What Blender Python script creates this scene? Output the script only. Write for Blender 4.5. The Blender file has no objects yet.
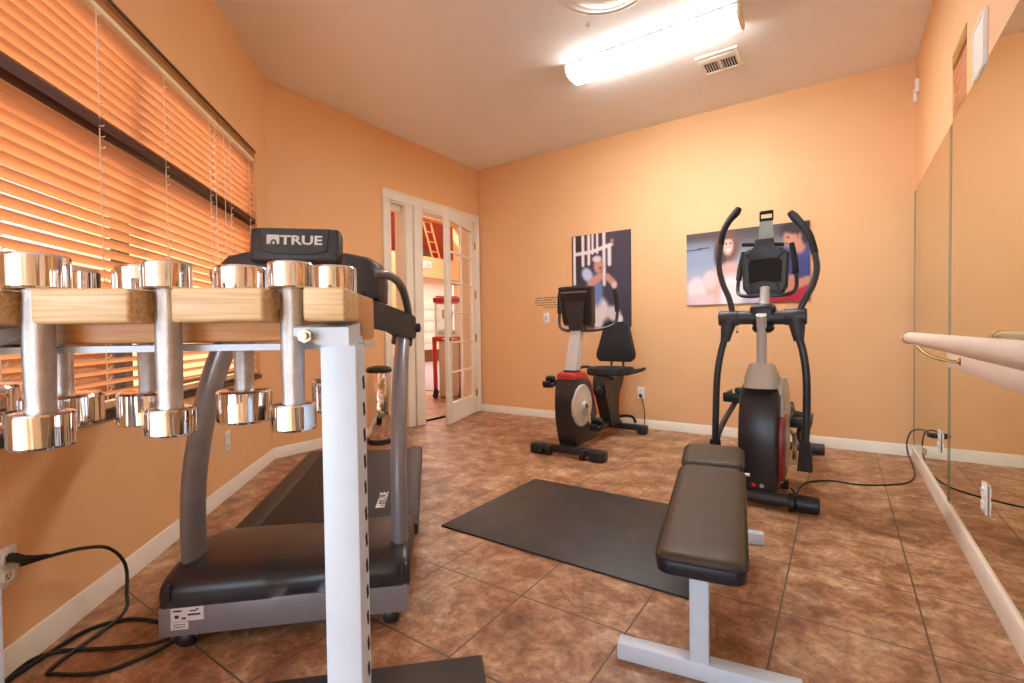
import bpy, bmesh, math, random
from mathutils import Vector, Matrix

random.seed(7)
SC = bpy.context.scene
COL = SC.collection
PI = math.pi

# ------------------------------------------------------------------ camera, world, light, exposure
def lin(c):
    out = []
    for v in c[:3]:
        v = v / 255.0
        out.append(v / 12.92 if v <= 0.04045 else ((v + 0.055) / 1.055) ** 2.4)
    return (out[0], out[1], out[2], 1.0)

YAW, PITCH, ROLL, FPX = 0.6007, 0.0217, -0.0128, 479.37
cam_data = bpy.data.cameras.new('camera')
cam = bpy.data.objects.new('camera', cam_data)
COL.objects.link(cam)
cam_data.sensor_fit = 'HORIZONTAL'
cam_data.sensor_width = 36.0
cam_data.lens = FPX / 1024.0 * 36.0
cam_data.clip_start = 0.02
cam_data.clip_end = 200
_cy, _sy = math.cos(YAW), math.sin(YAW)
_F = Vector((-_sy * math.cos(PITCH), _cy * math.cos(PITCH), -math.sin(PITCH)))
_R0 = Vector((_cy, _sy, 0)); _U0 = _R0.cross(_F)
_R = _R0 * math.cos(ROLL) + _U0 * math.sin(ROLL)
_U = -_R0 * math.sin(ROLL) + _U0 * math.cos(ROLL)
_m = Matrix(((_R.x, _U.x, -_F.x, 0), (_R.y, _U.y, -_F.y, 0), (_R.z, _U.z, -_F.z, 1.0), (0, 0, 0, 1)))
cam.matrix_world = _m
SC.camera = cam

SC.view_settings.view_transform = 'Standard'
SC.view_settings.look = 'None'
SC.view_settings.gamma = 1.0
SC.view_settings.use_curve_mapping = False
SC.view_settings.exposure = 0.48
SC.cycles.use_denoising = True
SC.cycles.max_bounces = 10
SC.cycles.diffuse_bounces = 6
SC.cycles.glossy_bounces = 6
SC.cycles.transparent_max_bounces = 12
SC.cycles.sample_clamp_indirect = 6.0

world = bpy.data.worlds.new('sky')
SC.world = world
world.use_nodes = True
bg = world.node_tree.nodes['Background']
bg.inputs['Color'].default_value = (0.88, 0.94, 1.0, 1)
bg.inputs['Strength'].default_value = 1.6

def area_light(name, loc, target, sx, sy, power, color):
    d = bpy.data.lights.new(name, 'AREA'); d.shape = 'RECTANGLE'
    d.size, d.size_y = sx, sy; d.energy = power; d.color = color
    o = bpy.data.objects.new(name, d); COL.objects.link(o)
    o.location = loc
    o.rotation_euler = (Vector(target) - Vector(loc)).to_track_quat('-Z', 'Z').to_euler()
    return o

sun_d = bpy.data.lights.new('sun', 'SUN'); sun_d.energy = 8.0; sun_d.angle = 0.02; sun_d.color = (1.0, 0.93, 0.82)
sun = bpy.data.objects.new('sun', sun_d); COL.objects.link(sun)
_se = math.radians(43)
_sd = Vector((-0.716 * math.cos(_se), -0.698 * math.cos(_se), math.sin(_se)))
sun.rotation_euler = _sd.to_track_quat('Z', 'Y').to_euler()
sun.location = (-8, -6, 9)

REAR_Y = -2.6
area_light('rear_fill', (-0.38, REAR_Y + 0.02, 1.35), (-0.7, 3.0, 2.0), 1.5, 2.1, 46.0, (0.52, 0.76, 1.0))  # added fill lamp in an unseen opening behind the camera
area_light('lobby_fill', (-8.0, 9.0, 5.3), (-8.5, 9.0, 0.0), 5.0, 4.0, 420.0, (1.0, 0.97, 0.93))  # added area lamp below the closed ceiling, brightens the lobby

# ------------------------------------------------------------------ materials
def _new(name):
    m = bpy.data.materials.new(name); m.use_nodes = True
    nt = m.node_tree
    return m, nt, nt.nodes, nt.links, nt.nodes['Principled BSDF']

def mat(name, c1, c2=None, rough=0.5, metal=0.0, scale=20.0, bump=0.0, bscale=200.0, stretch=None, spec=0.5, coat=0.0, detail=4.0):
    m, nt, N, L, P = _new(name)
    P.inputs['Roughness'].default_value = rough
    P.inputs['Metallic'].default_value = metal
    P.inputs['Specular IOR Level'].default_value = spec
    P.inputs['Coat Weight'].default_value = coat
    tc = N.new('ShaderNodeTexCoord')
    mp = N.new('ShaderNodeMapping')
    if stretch: mp.inputs['Scale'].default_value = stretch
    L.new(tc.outputs['Object'], mp.inputs['Vector'])
    nz = N.new('ShaderNodeTexNoise'); nz.inputs['Scale'].default_value = scale; nz.inputs['Detail'].default_value = detail
    L.new(mp.outputs['Vector'], nz.inputs['Vector'])
    cr = N.new('ShaderNodeValToRGB')
    cr.color_ramp.elements[0].position = 0.3; cr.color_ramp.elements[1].position = 0.7
    cr.color_ramp.elements[0].color = lin(c1); cr.color_ramp.elements[1].color = lin(c2 or c1)
    L.new(nz.outputs['Fac'], cr.inputs['Fac'])
    L.new(cr.outputs['Color'], P.inputs['Base Color'])
    if bump:
        n2 = N.new('ShaderNodeTexNoise'); n2.inputs['Scale'].default_value = bscale; n2.inputs['Detail'].default_value = 3
        L.new(tc.outputs['Object'], n2.inputs['Vector'])
        b = N.new('ShaderNodeBump'); b.inputs['Strength'].default_value = bump; b.inputs['Distance'].default_value = 0.004
        L.new(n2.outputs['Fac'], b.inputs['Height']); L.new(b.outputs['Normal'], P.inputs['Normal'])
    return m

def emat(name, color, strength):
    m, nt, N, L, P = _new(name)
    P.inputs['Base Color'].default_value = (0.9, 0.9, 0.88, 1)
    P.inputs['Emission Color'].default_value = color
    P.inputs['Emission Strength'].default_value = strength
    return m

def glass_mat(name, tint=(0.97, 0.98, 0.97, 1)):
    m, nt, N, L, P = _new(name)
    N.remove(P)
    out = N['Material Output']
    tr = N.new('ShaderNodeBsdfTransparent'); tr.inputs['Color'].default_value = tint
    gl = N.new('ShaderNodeBsdfGlossy'); gl.inputs['Roughness'].default_value = 0.0
    lw = N.new('ShaderNodeLayerWeight'); lw.inputs['Blend'].default_value = 0.5
    pw = N.new('ShaderNodeMath'); pw.operation = 'POWER'; pw.inputs[1].default_value = 5.0
    L.new(lw.outputs['Facing'], pw.inputs[0])
    fr = N.new('ShaderNodeMath'); fr.operation = 'MULTIPLY_ADD'; fr.inputs[1].default_value = 0.7; fr.inputs[2].default_value = 0.04
    L.new(pw.outputs['Value'], fr.inputs[0])
    mx = N.new('ShaderNodeMixShader')
    L.new(fr.outputs['Value'], mx.inputs['Fac']); L.new(tr.outputs['BSDF'], mx.inputs[1]); L.new(gl.outputs['BSDF'], mx.inputs[2])
    L.new(mx.outputs['Shader'], out.inputs['Surface'])
    return m

def tile_mat():
    m, nt, N, L, P = _new('floor_tile')
    tc = N.new('ShaderNodeTexCoord'); mp = N.new('ShaderNodeMapping')
    s = 0.4082
    mp.inputs['Location'].default_value = (1.3996 / s + 20, -1.49 / s + 20, 0)
    mp.inputs['Scale'].default_value = (1 / s, 1 / s, 1 / s)
    L.new(tc.outputs['Object'], mp.inputs['Vector'])
    br = N.new('ShaderNodeTexBrick'); br.offset = 0.0; br.squash = 1.0
    br.inputs['Scale'].default_value = 1.0; br.inputs['Brick Width'].default_value = 1.0; br.inputs['Row Height'].default_value = 1.0
    br.inputs['Mortar Size'].default_value = 0.009; br.inputs['Mortar Smooth'].default_value = 0.25
    br.inputs['Color1'].default_value = (0.35, 0.35, 0.35, 1); br.inputs['Color2'].default_value = (0.65, 0.65, 0.65, 1)
    L.new(mp.outputs['Vector'], br.inputs['Vector'])
    # mottling
    def noise(scale, detail, rough, dist=0.0):
        n = N.new('ShaderNodeTexNoise'); n.inputs['Scale'].default_value = scale
        n.inputs['Detail'].default_value = detail; n.inputs['Roughness'].default_value = rough; n.inputs['Distortion'].default_value = dist
        L.new(tc.outputs['Object'], n.inputs['Vector']); return n
    a = noise(9.0, 7, 0.68, 0.6); b = noise(4.2, 5, 0.6, 0.3); c = noise(34.0, 8, 0.8, 0.5)
    r1 = N.new('ShaderNodeValToRGB'); e = r1.color_ramp.elements
    e[0].position = 0.30; e[0].color = lin((100, 64, 42)); e[1].position = 0.72; e[1].color = lin((232, 210, 180))
    x = e.new(0.44); x.color = lin((148, 104, 70)); x = e.new(0.56); x.color = lin((190, 150, 114))
    L.new(a.outputs['Fac'], r1.inputs['Fac'])
    r2 = N.new('ShaderNodeValToRGB'); e = r2.color_ramp.elements
    e[0].position = 0.36; e[0].color = lin((112, 74, 50)); e[1].position = 0.66; e[1].color = lin((208, 178, 144))
    x = e.new(0.5); x.color = lin((164, 110, 78))
    L.new(b.outputs['Fac'], r2.inputs['Fac'])
    mx = N.new('ShaderNodeMix'); mx.data_type = 'RGBA'; mx.inputs['Factor'].default_value = 0.45
    L.new(r1.outputs['Color'], mx.inputs[6]); L.new(r2.outputs['Color'], mx.inputs[7])
    r3 = N.new('ShaderNodeValToRGB'); e = r3.color_ramp.elements
    e[0].position = 0.36; e[0].color = (0.50, 0.46, 0.43, 1); e[1].position = 0.64; e[1].color = (1.36, 1.34, 1.32, 1)
    L.new(c.outputs['Fac'], r3.inputs['Fac'])
    mu = N.new('ShaderNodeMix'); mu.data_type = 'RGBA'; mu.blend_type = 'MULTIPLY'; mu.inputs['Factor'].default_value = 0.8
    L.new(mx.outputs[2], mu.inputs[6]); L.new(r3.outputs['Color'], mu.inputs[7])
    gm = N.new('ShaderNodeMix'); gm.data_type = 'RGBA'
    gm.inputs[7].default_value = lin((104, 82, 66))
    L.new(br.outputs['Fac'], gm.inputs['Factor']); L.new(mu.outputs[2], gm.inputs[6])
    L.new(gm.outputs[2], P.inputs['Base Color'])
    rr = N.new('ShaderNodeMapRange'); rr.inputs['To Min'].default_value = 0.30; rr.inputs['To Max'].default_value = 0.55
    L.new(c.outputs['Fac'], rr.inputs['Value']); L.new(rr.outputs['Result'], P.inputs['Roughness'])
    P.inputs['Specular IOR Level'].default_value = 0.35
    ma = N.new('ShaderNodeMath'); ma.operation = 'MULTIPLY_ADD'; ma.inputs[1].default_value = -1.2
    L.new(br.outputs['Fac'], ma.inputs[0]); L.new(a.outputs['Fac'], ma.inputs[2])
    bp = N.new('ShaderNodeBump'); bp.inputs['Strength'].default_value = 0.35; bp.inputs['Distance'].default_value = 0.006
    L.new(ma.outputs['Value'], bp.inputs['Height']); L.new(bp.outputs['Normal'], P.inputs['Normal'])
    return m

def wood_mat(name, c1, c2, axis_scale=(3, 60, 60), rough=0.45):
    m, nt, N, L, P = _new(name)
    tc = N.new('ShaderNodeTexCoord'); mp = N.new('ShaderNodeMapping'); mp.inputs['Scale'].default_value = axis_scale
    L.new(tc.outputs['Object'], mp.inputs['Vector'])
    nz = N.new('ShaderNodeTexNoise'); nz.inputs['Scale'].default_value = 2.5; nz.inputs['Detail'].default_value = 6; nz.inputs['Distortion'].default_value = 0.6
    L.new(mp.outputs['Vector'], nz.inputs['Vector'])
    cr = N.new('ShaderNodeValToRGB'); cr.color_ramp.elements[0].position = 0.32; cr.color_ramp.elements[1].position = 0.62
    cr.color_ramp.elements[0].color = lin(c1); cr.color_ramp.elements[1].color = lin(c2)
    L.new(nz.outputs['Fac'], cr.inputs['Fac']); L.new(cr.outputs['Color'], P.inputs['Base Color'])
    P.inputs['Roughness'].default_value = rough
    bp = N.new('ShaderNodeBump'); bp.inputs['Strength'].default_value = 0.15; bp.inputs['Distance'].default_value = 0.001
    L.new(nz.outputs['Fac'], bp.inputs['Height']); L.new(bp.outputs['Normal'], P.inputs['Normal'])
    return m

def mat_rubber():
    m, nt, N, L, P = _new('mat_rubber')
    tc = N.new('ShaderNodeTexCoord')
    mp = N.new('ShaderNodeMapping'); mp.inputs['Scale'].default_value = (40, 40, 40)
    mp.inputs['Rotation'].default_value = (0, 0, PI / 4)
    L.new(tc.outputs['Object'], mp.inputs['Vector'])
    ck = N.new('ShaderNodeTexChecker'); ck.inputs['Scale'].default_value = 1.0
    ck.inputs['Color1'].default_value = (0, 0, 0, 1); ck.inputs['Color2'].default_value = (1, 1, 1, 1)
    L.new(mp.outputs['Vector'], ck.inputs['Vector'])
    wv = N.new('ShaderNodeTexWave'); wv.inputs['Scale'].default_value = 3.2; wv.bands_direction = 'X'
    L.new(mp.outputs['Vector'], wv.inputs['Vector'])
    nz = N.new('ShaderNodeTexNoise'); nz.inputs['Scale'].default_value = 6; nz.inputs['Detail'].default_value = 5
    L.new(tc.outputs['Object'], nz.inputs['Vector'])
    cr = N.new('ShaderNodeValToRGB'); cr.color_ramp.elements[0].color = lin((40, 34, 31)); cr.color_ramp.elements[1].color = lin((60, 52, 46))
    cr.color_ramp.elements[0].position = 0.3; cr.color_ramp.elements[1].position = 0.75
    L.new(nz.outputs['Fac'], cr.inputs['Fac']); L.new(cr.outputs['Color'], P.inputs['Base Color'])
    P.inputs['Roughness'].default_value = 0.55
    bp = N.new('ShaderNodeBump'); bp.inputs['Strength'].default_value = 0.5; bp.inputs['Distance'].default_value = 0.003
    L.new(ck.outputs['Color'], bp.inputs['Height']); L.new(bp.outputs['Normal'], P.inputs['Normal'])
    return m

def vcol_mat(name, rough=0.35):
    m, nt, N, L, P = _new(name)
    at = N.new('ShaderNodeAttribute'); at.attribute_name = 'print'
    L.new(at.outputs['Color'], P.inputs['Base Color']); P.inputs['Roughness'].default_value = rough
    return m

M = {}
M['wall'] = mat('wall_paint', (236, 185, 132), (239, 189, 137), 0.62, scale=3, bump=0.12, bscale=90)
M['ceil'] = mat('ceiling_paint', (240, 239, 237), (243, 242, 240), 0.8, scale=4, bump=0.08, bscale=120)
M['floor'] = tile_mat()
M['rearwall'] = mat('pale_wall_paint', (232, 228, 220), (236, 232, 224), 0.6, scale=3, bump=0.12, bscale=90)
M['trim'] = mat('white_trim', (240, 232, 214), (244, 238, 222), 0.4, scale=6)
M['door'] = mat('door_paint', (243, 236, 218), (246, 240, 226), 0.38, scale=5)
M['slat'] = mat('slat_wood', (230, 174, 132), (238, 186, 144), 0.5, scale=3, stretch=(1.5, 40, 40))
M['shade_and_rail'] = mat('shade_and_rail_brown', (72, 28, 12), (88, 36, 16), 0.5, scale=4, stretch=(1, 30, 30))  # brown holds the mullion's shade on one slat; also colours a bottom rail
M['cord'] = mat('blind_cord', (248, 232, 206), (250, 238, 216), 0.7)
M['cream'] = mat('cream_rail', (248, 232, 196), (250, 236, 204), 0.5)
M['valance'] = mat('valance_wood', (176, 124, 62), (186, 134, 70), 0.5, scale=3, stretch=(1, 30, 30))
M['bronze'] = mat('window_bronze', (60, 46, 36), (70, 54, 42), 0.4, scale=8)
M['glass'] = glass_mat('clear_glass')
M['black'] = mat('black_plastic', (30, 29, 31), (36, 35, 37), 0.42, scale=30, bump=0.04, bscale=500)
M['gloss_black'] = mat('gloss_black', (20, 20, 24), (24, 24, 28), 0.22, scale=20, coat=0.3)
M['softblack'] = mat('foam_black', (24, 23, 24), (32, 31, 32), 0.75, scale=60, bump=0.1, bscale=400)
M['charcoal'] = mat('charcoal_plastic', (58, 56, 58), (66, 64, 66), 0.45, scale=25, bump=0.04, bscale=500)
M['tube_dark'] = mat('dark_tube', (50, 48, 50), (58, 56, 58), 0.35, scale=15)
M['hood'] = mat('hood_plastic', (36, 34, 38), (42, 40, 44), 0.34, scale=18, bump=0.03, bscale=500)
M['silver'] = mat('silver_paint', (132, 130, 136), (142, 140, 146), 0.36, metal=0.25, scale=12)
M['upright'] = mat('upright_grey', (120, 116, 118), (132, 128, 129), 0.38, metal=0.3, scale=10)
M['lightgrey'] = mat('light_grey_paint', (196, 192, 186), (204, 200, 194), 0.4, scale=10)
M['creamgrey'] = mat('cream_grey_plastic', (196, 186, 168), (206, 196, 178), 0.45, scale=10)
M['red'] = mat('red_plastic', (176, 34, 28), (190, 42, 34), 0.35, scale=12)
M['darkred'] = mat('dark_red_plastic', (140, 24, 36), (156, 32, 44), 0.35, scale=12)
M['whitesteel'] = mat('white_powdercoat', (206, 217, 230), (212, 222, 234), 0.35, scale=20, bump=0.03, bscale=350)
M['chrome'] = mat('chrome', (232, 230, 228), (238, 236, 234), 0.06, metal=1.0, scale=20)
def streaky(m):
    nt = m.node_tree; N, L = nt.nodes, nt.links
    tc = N.new('ShaderNodeTexCoord'); mp = N.new('ShaderNodeMapping'); mp.inputs['Scale'].default_value = (70, 70, 3)
    L.new(tc.outputs['Object'], mp.inputs['Vector'])
    nz = N.new('ShaderNodeTexNoise'); nz.inputs['Scale'].default_value = 1.0; nz.inputs['Detail'].default_value = 2
    L.new(mp.outputs['Vector'], nz.inputs['Vector'])
    b = N.new('ShaderNodeBump'); b.inputs['Strength'].default_value = 0.5; b.inputs['Distance'].default_value = 0.004
    L.new(nz.outputs['Fac'], b.inputs['Height']); L.new(b.outputs['Normal'], N['Principled BSDF'].inputs['Normal'])
streaky(M['chrome'])
M['knurl'] = mat('knurled_steel', (196, 192, 188), (214, 210, 206), 0.28, metal=1.0, scale=60, bump=0.35, bscale=900)
M['steel'] = mat('brushed_steel', (180, 174, 168), (200, 194, 188), 0.18, metal=1.0, scale=8, stretch=(1, 1, 30))
M['oak'] = wood_mat('oak_block', (206, 160, 106), (234, 200, 150))
M['oakend'] = wood_mat('oak_spine', (196, 138, 84), (216, 162, 106))
M['rubber'] = mat_rubber()
M['vinyl'] = mat('bench_vinyl', (66, 52, 36), (76, 61, 43), 0.5, scale=25, bump=0.12, bscale=260, spec=0.35)
M['vinylside'] = mat('bench_vinyl_side', (26, 26, 34), (32, 32, 40), 0.35, scale=25, bump=0.1, bscale=260)
M['deck'] = mat('deck_rail', (48, 41, 38), (57, 49, 45), 0.5, scale=20, bump=0.08, bscale=300)
M['belt'] = mat('running_belt', (33, 30, 31), (40, 36, 36), 0.6, scale=40, bump=0.1, bscale=500)
M['white'] = mat('white_plastic', (240, 238, 232), (244, 242, 236), 0.4)
M['paper'] = mat('white_label', (214, 208, 214), (224, 218, 224), 0.6)
M['ink'] = mat('dark_ink', (40, 34, 34), (46, 40, 40), 0.6)
M['print_white'] = mat('white_lettering', (226, 222, 220), (232, 228, 226), 0.5)
M['cable'] = mat('black_cable', (16, 14, 14), (22, 20, 20), 0.45)
M['brass'] = mat('brass', (196, 164, 104), (206, 174, 114), 0.22, metal=1.0)
M['barre'] = mat('barre_paint', (240, 228, 214), (244, 233, 220), 0.4, scale=8)
M['mirror'] = mat('mirror_silver', (228, 222, 202), (228, 222, 202), 0.0, metal=1.0, scale=1)
M['mirror_edge'] = mat('mirror_edge_glass', (104, 120, 88), (112, 128, 96), 0.2)
M['tube_light'] = emat('fluorescent_diffuser', (0.93, 0.97, 1.0, 1), 62.0)
M['bookrest'] = mat('book_rest_plastic', (146, 154, 144), (156, 164, 154), 0.4)
M['side_light'] = emat('fluorescent_diffuser_side', (1.0, 0.96, 0.88, 1), 13.0)
M['fix_end'] = mat('fixture_end', (244, 228, 190), (248, 232, 196), 0.5)
M['vent_dark'] = mat('vent_dark', (34, 24, 18), (40, 30, 22), 0.8)
M['domeglass'] = mat('dome_glass', (240, 234, 224), (244, 238, 228), 0.3, scale=5)
M['poster'] = vcol_mat('poster_print')
M['postedge'] = mat('poster_edge', (40, 34, 40), (46, 40, 46), 0.5)
M['ground'] = mat('outside_ground', (120, 84, 58), (140, 100, 70), 0.9, scale=3)
M['lobby_red'] = mat('red_niche_paint', (128, 30, 16), (140, 38, 20), 0.6)
M['lobby_wall'] = mat('lobby_wall_paint', (236, 178, 124), (240, 184, 130), 0.6)
M['lobby_carpet'] = mat('lobby_carpet', (150, 132, 136), (170, 152, 156), 0.95, scale=12, bump=0.1)
M['lobby_brown'] = mat('lobby_brown_wood', (110, 66, 44), (124, 76, 50), 0.5)
M['ladder_wood'] = mat('ladder_wood', (214, 136, 74), (224, 148, 84), 0.5)
M['plant'] = mat('dusty_foliage', (70, 66, 60), (112, 104, 96), 0.8, scale=14)
M['popglass'] = glass_mat('popcorn_glass', (0.92, 0.95, 0.95, 1))
M['popcorn'] = mat('popcorn_pile', (206, 206, 196), (236, 234, 222), 0.8, scale=30, bump=0.4, bscale=60)
M['dot_red'] = mat('red_dot', (210, 40, 44)); M['dot_grey'] = mat('grey_dot', (176, 180, 178))

# ------------------------------------------------------------------ mesh helpers
def vec(p): return Vector(p)

class MB:
    def __init__(s): s.bm = bmesh.new()
    def _x(s, verts, rot, loc):
        for v in verts:
            if rot is not None: v.co = rot @ v.co
            v.co += Vector(loc)
    def box(s, c, size, rot=None, bev=0.0, seg=2):
        r = bmesh.ops.create_cube(s.bm, size=1.0); vs = r['verts']
        for v in vs: v.co = Vector((v.co.x * size[0], v.co.y * size[1], v.co.z * size[2]))
        if bev > 0:
            es = list({e for v in vs for e in v.link_edges})
            b = bmesh.ops.bevel(s.bm, geom=es, offset=bev, segments=seg, affect='EDGES', profile=0.5)
            vs = list({v for f in b['faces'] for v in f.verts} | {v for v in vs if v.is_valid})
        R = Matrix.Rotation(rot[0], 3, 'X') if rot and False else None
        if rot is not None:
            R = (Matrix.Rotation(rot[2], 3, 'Z') @ Matrix.Rotation(rot[1], 3, 'Y') @ Matrix.Rotation(rot[0], 3, 'X'))
        s._x(vs, R, c)
        return s
    def rings(s, rings, cap=True, closed=False):
        """rings: list of lists of points, all the same length"""
        R = [[s.bm.verts.new(p) for p in r] for r in rings]
        n = len(R[0])
        rng = range(len(R)) if closed else range(len(R) - 1)
        for i in rng:
            a, b = R[i], R[(i + 1) % len(R)]
            for j in range(n):
                k = (j + 1) % n
                try: s.bm.faces.new((a[j], a[k], b[k], b[j]))
                except ValueError: pass
        if cap and not closed:
            s.bm.faces.new(list(reversed(R[0]))); s.bm.faces.new(R[-1])
        return s
    def tube(s, pts, r, n=12, smooth=0, sx=1.0, sy=1.0, up=None, closed=False):
        P = [Vector(p) for p in pts]
        rad = list(r) if isinstance(r, (list, tuple)) else [r] * len(P)
        if smooth:
            P2, r2 = [], []
            m = len(P)
            segs = m if closed else m - 1
            for i in range(segs):
                if closed: p0, p1, p2, p3 = P[(i - 1) % m], P[i], P[(i + 1) % m], P[(i + 2) % m]
                else: p0, p1, p2, p3 = P[max(i - 1, 0)], P[i], P[i + 1], P[min(i + 2, m - 1)]
                for t in range(smooth):
                    u = t / smooth
                    P2.append(0.5 * ((2 * p1) + (p2 - p0) * u + (2 * p0 - 5 * p1 + 4 * p2 - p3) * u * u + (3 * p1 - p0 - 3 * p2 + p3) * u ** 3))
                    r2.append(rad[i] * (1 - u) + rad[(i + 1) % m] * u)
            if not closed: P2.append(P[-1]); r2.append(rad[-1])
            P, rad = P2, r2
        rings = []
        m = len(P)
        nrm = None
        for i in range(m):
            if closed: t = (P[(i + 1) % m] - P[i - 1])
            else: t = P[min(i + 1, m - 1)] - P[max(i - 1, 0)]
            t.normalize()
            if up is not None:
                u = Vector(up); nrm = (u - t * u.dot(t)).normalized()
            elif nrm is None:
                a = Vector((0, 0, 1)) if abs(t.z) < 0.9 else Vector((1, 0, 0))
                nrm = (a - t * a.dot(t)).normalized()
            else:
                nrm = (nrm - t * nrm.dot(t)).normalized()
            b = t.cross(nrm)
            rings.append([P[i] + (nrm * math.cos(2 * PI * k / n) * sx + b * math.sin(2 * PI * k / n) * sy) * rad[i] for k in range(n)])
        return s.rings(rings, True, closed)
    def cyl(s, a, b, r, r2=None, n=24):
        return s.tube([a, b], [r, r if r2 is None else r2], n)
    def lathe(s, c, prof, n=40, axis='Z'):
        rings = []
        for (r, h) in prof:
            ring = []
            for k in range(n):
                t = 2 * PI * k / n
                x, y = r * math.cos(t), r * math.sin(t)
                if axis == 'Z': p = (x, y, h)
                elif axis == 'X': p = (h, x, y)
                else: p = (y, h, x)
                ring.append(Vector(p) + Vector(c))
            rings.append(ring)
        return s.rings(rings)
    def prism(s, prof, x0, x1, axis='X', bev=0.0, seg=2):
        """profile of (a, b) pairs extruded along an axis: X -> (y,z), Y -> (x,z), Z -> (x,y)"""
        def P(a, b, h): return {'X': (h, a, b), 'Y': (a, h, b), 'Z': (a, b, h)}[axis]
        A = [s.bm.verts.new(P(a, b, x0)) for a, b in prof]
        B = [s.bm.verts.new(P(a, b, x1)) for a, b in prof]
        n = len(prof); fs = []
        for i in range(n):
            fs.append(s.bm.faces.new((A[i], A[(i + 1) % n], B[(i + 1) % n], B[i])))
        f0 = s.bm.faces.new(list(reversed(A))); f1 = s.bm.faces.new(B)
        if bev > 0:
            es = list(f0.edges) + list(f1.edges)
            bmesh.ops.bevel(s.bm, geom=es, offset=bev, segments=seg, affect='EDGES', profile=0.5)
        return s
    def sphere(s, c, r, n=20):
        k = bmesh.ops.create_uvsphere(s.bm, u_segments=n, v_segments=n // 2, radius=1.0)
        rr = r if isinstance(r, (tuple, list)) else (r, r, r)
        for v in k['verts']: v.co = Vector((v.co.x * rr[0], v.co.y * rr[1], v.co.z * rr[2])) + Vector(c)
        return s
    def ico(s, c, r, sub=2, jit=0.0):
        k = bmesh.ops.create_icosphere(s.bm, subdivisions=sub, radius=r)
        for v in k['verts']: v.co = v.co * (1 + random.uniform(-jit, jit)) + Vector(c)
        return s
    def build(s, name, material, parent=None, angle=35, label=None):
        bmesh.ops.recalc_face_normals(s.bm, faces=s.bm.faces)
        for f in s.bm.faces: f.smooth = True
        me = bpy.data.meshes.new(name); s.bm.to_mesh(me); s.bm.free()
        me.materials.append(material)
        me.set_sharp_from_angle(angle=math.radians(angle))
        o = bpy.data.objects.new(name, me); COL.objects.link(o)
        if parent is not None: o.parent = parent
        if label: o['label'] = label
        return o

def tag(o, label, cat, group=None, kind=None):
    o['label'] = label; o['category'] = cat
    if group: o['group'] = group
    if kind: o['kind'] = kind
    return o

def thing(name, label, cat, loc=(0, 0, 0), rz=0.0, group=None):
    o = bpy.data.objects.new(name, None); COL.objects.link(o)
    o.location = loc; o.rotation_euler = (0, 0, rz); o.empty_display_size = 0.05
    return tag(o, label, cat, group)

def struct(o, label=None):
    o['kind'] = 'structure'
    if label: o['label'] = label
    return o

def place(o, loc, rz=0.0):
    o.location = loc; o.rotation_euler = (0, 0, rz); return o

def text_mesh(name, body, size, material, parent, matrix, extrude=0.0008, bold=0.0, space=1.0):
    c = bpy.data.curves.new(name + '_curve', 'FONT')
    c.body = body; c.size = size; c.extrude = extrude; c.offset = bold; c.space_character = space
    c.resolution_u = 3; c.align_x = 'LEFT'
    t = bpy.data.objects.new(name + '_tmp', c); COL.objects.link(t)
    bpy.context.view_layer.update()
    dg = bpy.context.evaluated_depsgraph_get()
    me = bpy.data.meshes.new_from_object(t.evaluated_get(dg))
    bpy.data.objects.remove(t); bpy.data.curves.remove(c)
    me.materials.clear(); me.materials.append(material)
    o = bpy.data.objects.new(name, me); COL.objects.link(o)
    me.transform(matrix)
    o.parent = parent
    return o

# ------------------------------------------------------------------ room shell
X1, X2, YB, YA, H = -3.7445, 0.4695, 4.754, 2.065, 3.015
WA = 0.7732
A = Vector((X1, YA, 0)); WD = Vector((math.sin(WA), -math.cos(WA), 0)); WN = Vector((math.cos(WA), math.sin(WA), 0))
WRZ = math.atan2(math.cos(WA), -math.sin(WA))      # wall frame: +x to the corner, +y outwards, +z up
WEND = 3.62
WE = A + WD * WEND
TH = 0.16

b = MB()
b.prism([(X1 - TH, YB + TH), (X1 - TH, YA - .02), (WE.x - .16, WE.y - .08), (WE.x - TH, REAR_Y - TH), (X2 + TH, REAR_Y - TH), (X2 + TH, YB + TH)], -0.12, 0.0, 'Z')
struct(b.build('floor', M['floor']))
b = MB()
b.prism([(X1 - TH, YB + TH), (X1 - TH, YA - .02), (WE.x - .16, WE.y - .08), (WE.x - TH, REAR_Y - TH), (X2 + TH, REAR_Y - TH), (X2 + TH, YB + TH)], H, H + 0.12, 'Z')
struct(b.build('ceiling', M['ceil']))
b = MB(); b.box(((X1 + X2) / 2, YB + TH / 2, H / 2), (X2 - X1 + 2 * TH, TH, H))
struct(b.build('wall_back', M['wall']))
b = MB(); b.box((X2 + TH / 2, (YB + REAR_Y) / 2, H / 2), (TH, YB - REAR_Y + .0, H))
# small high window opening above the mirror: cut as four pieces instead of one
b.bm.free()
b = MB()
WY0, WY1, WZ0, WZ1 = 2.98, 3.31, 2.03, 2.37
def rbox(m, y0, y1, z0, z1): m.box((X2 + TH / 2, (y0 + y1) / 2, (z0 + z1) / 2), (TH, y1 - y0, z1 - z0))
rbox(b, REAR_Y, WY0, 0, H); rbox(b, WY1, YB, 0, H); rbox(b, WY0, WY1, 0, WZ0); rbox(b, WY0, WY1, WZ1, H)
struct(b.build('wall_right', M['wall']))
# door wall with an opening for the sidelight and door
DY0, DY1, DZ = 3.31, 4.64, 2.34
b = MB()
def dbox(m, y0, y1, z0, z1): m.box((X1 - TH / 2, (y0 + y1) / 2, (z0 + z1) / 2), (TH, y1 - y0, z1 - z0))
dbox(b, YA - .06, DY0, 0, H); dbox(b, DY1, YB + .02, 0, H); dbox(b, DY0, DY1, DZ, H)
struct(b.build('wall_left', M['wall']))
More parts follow.
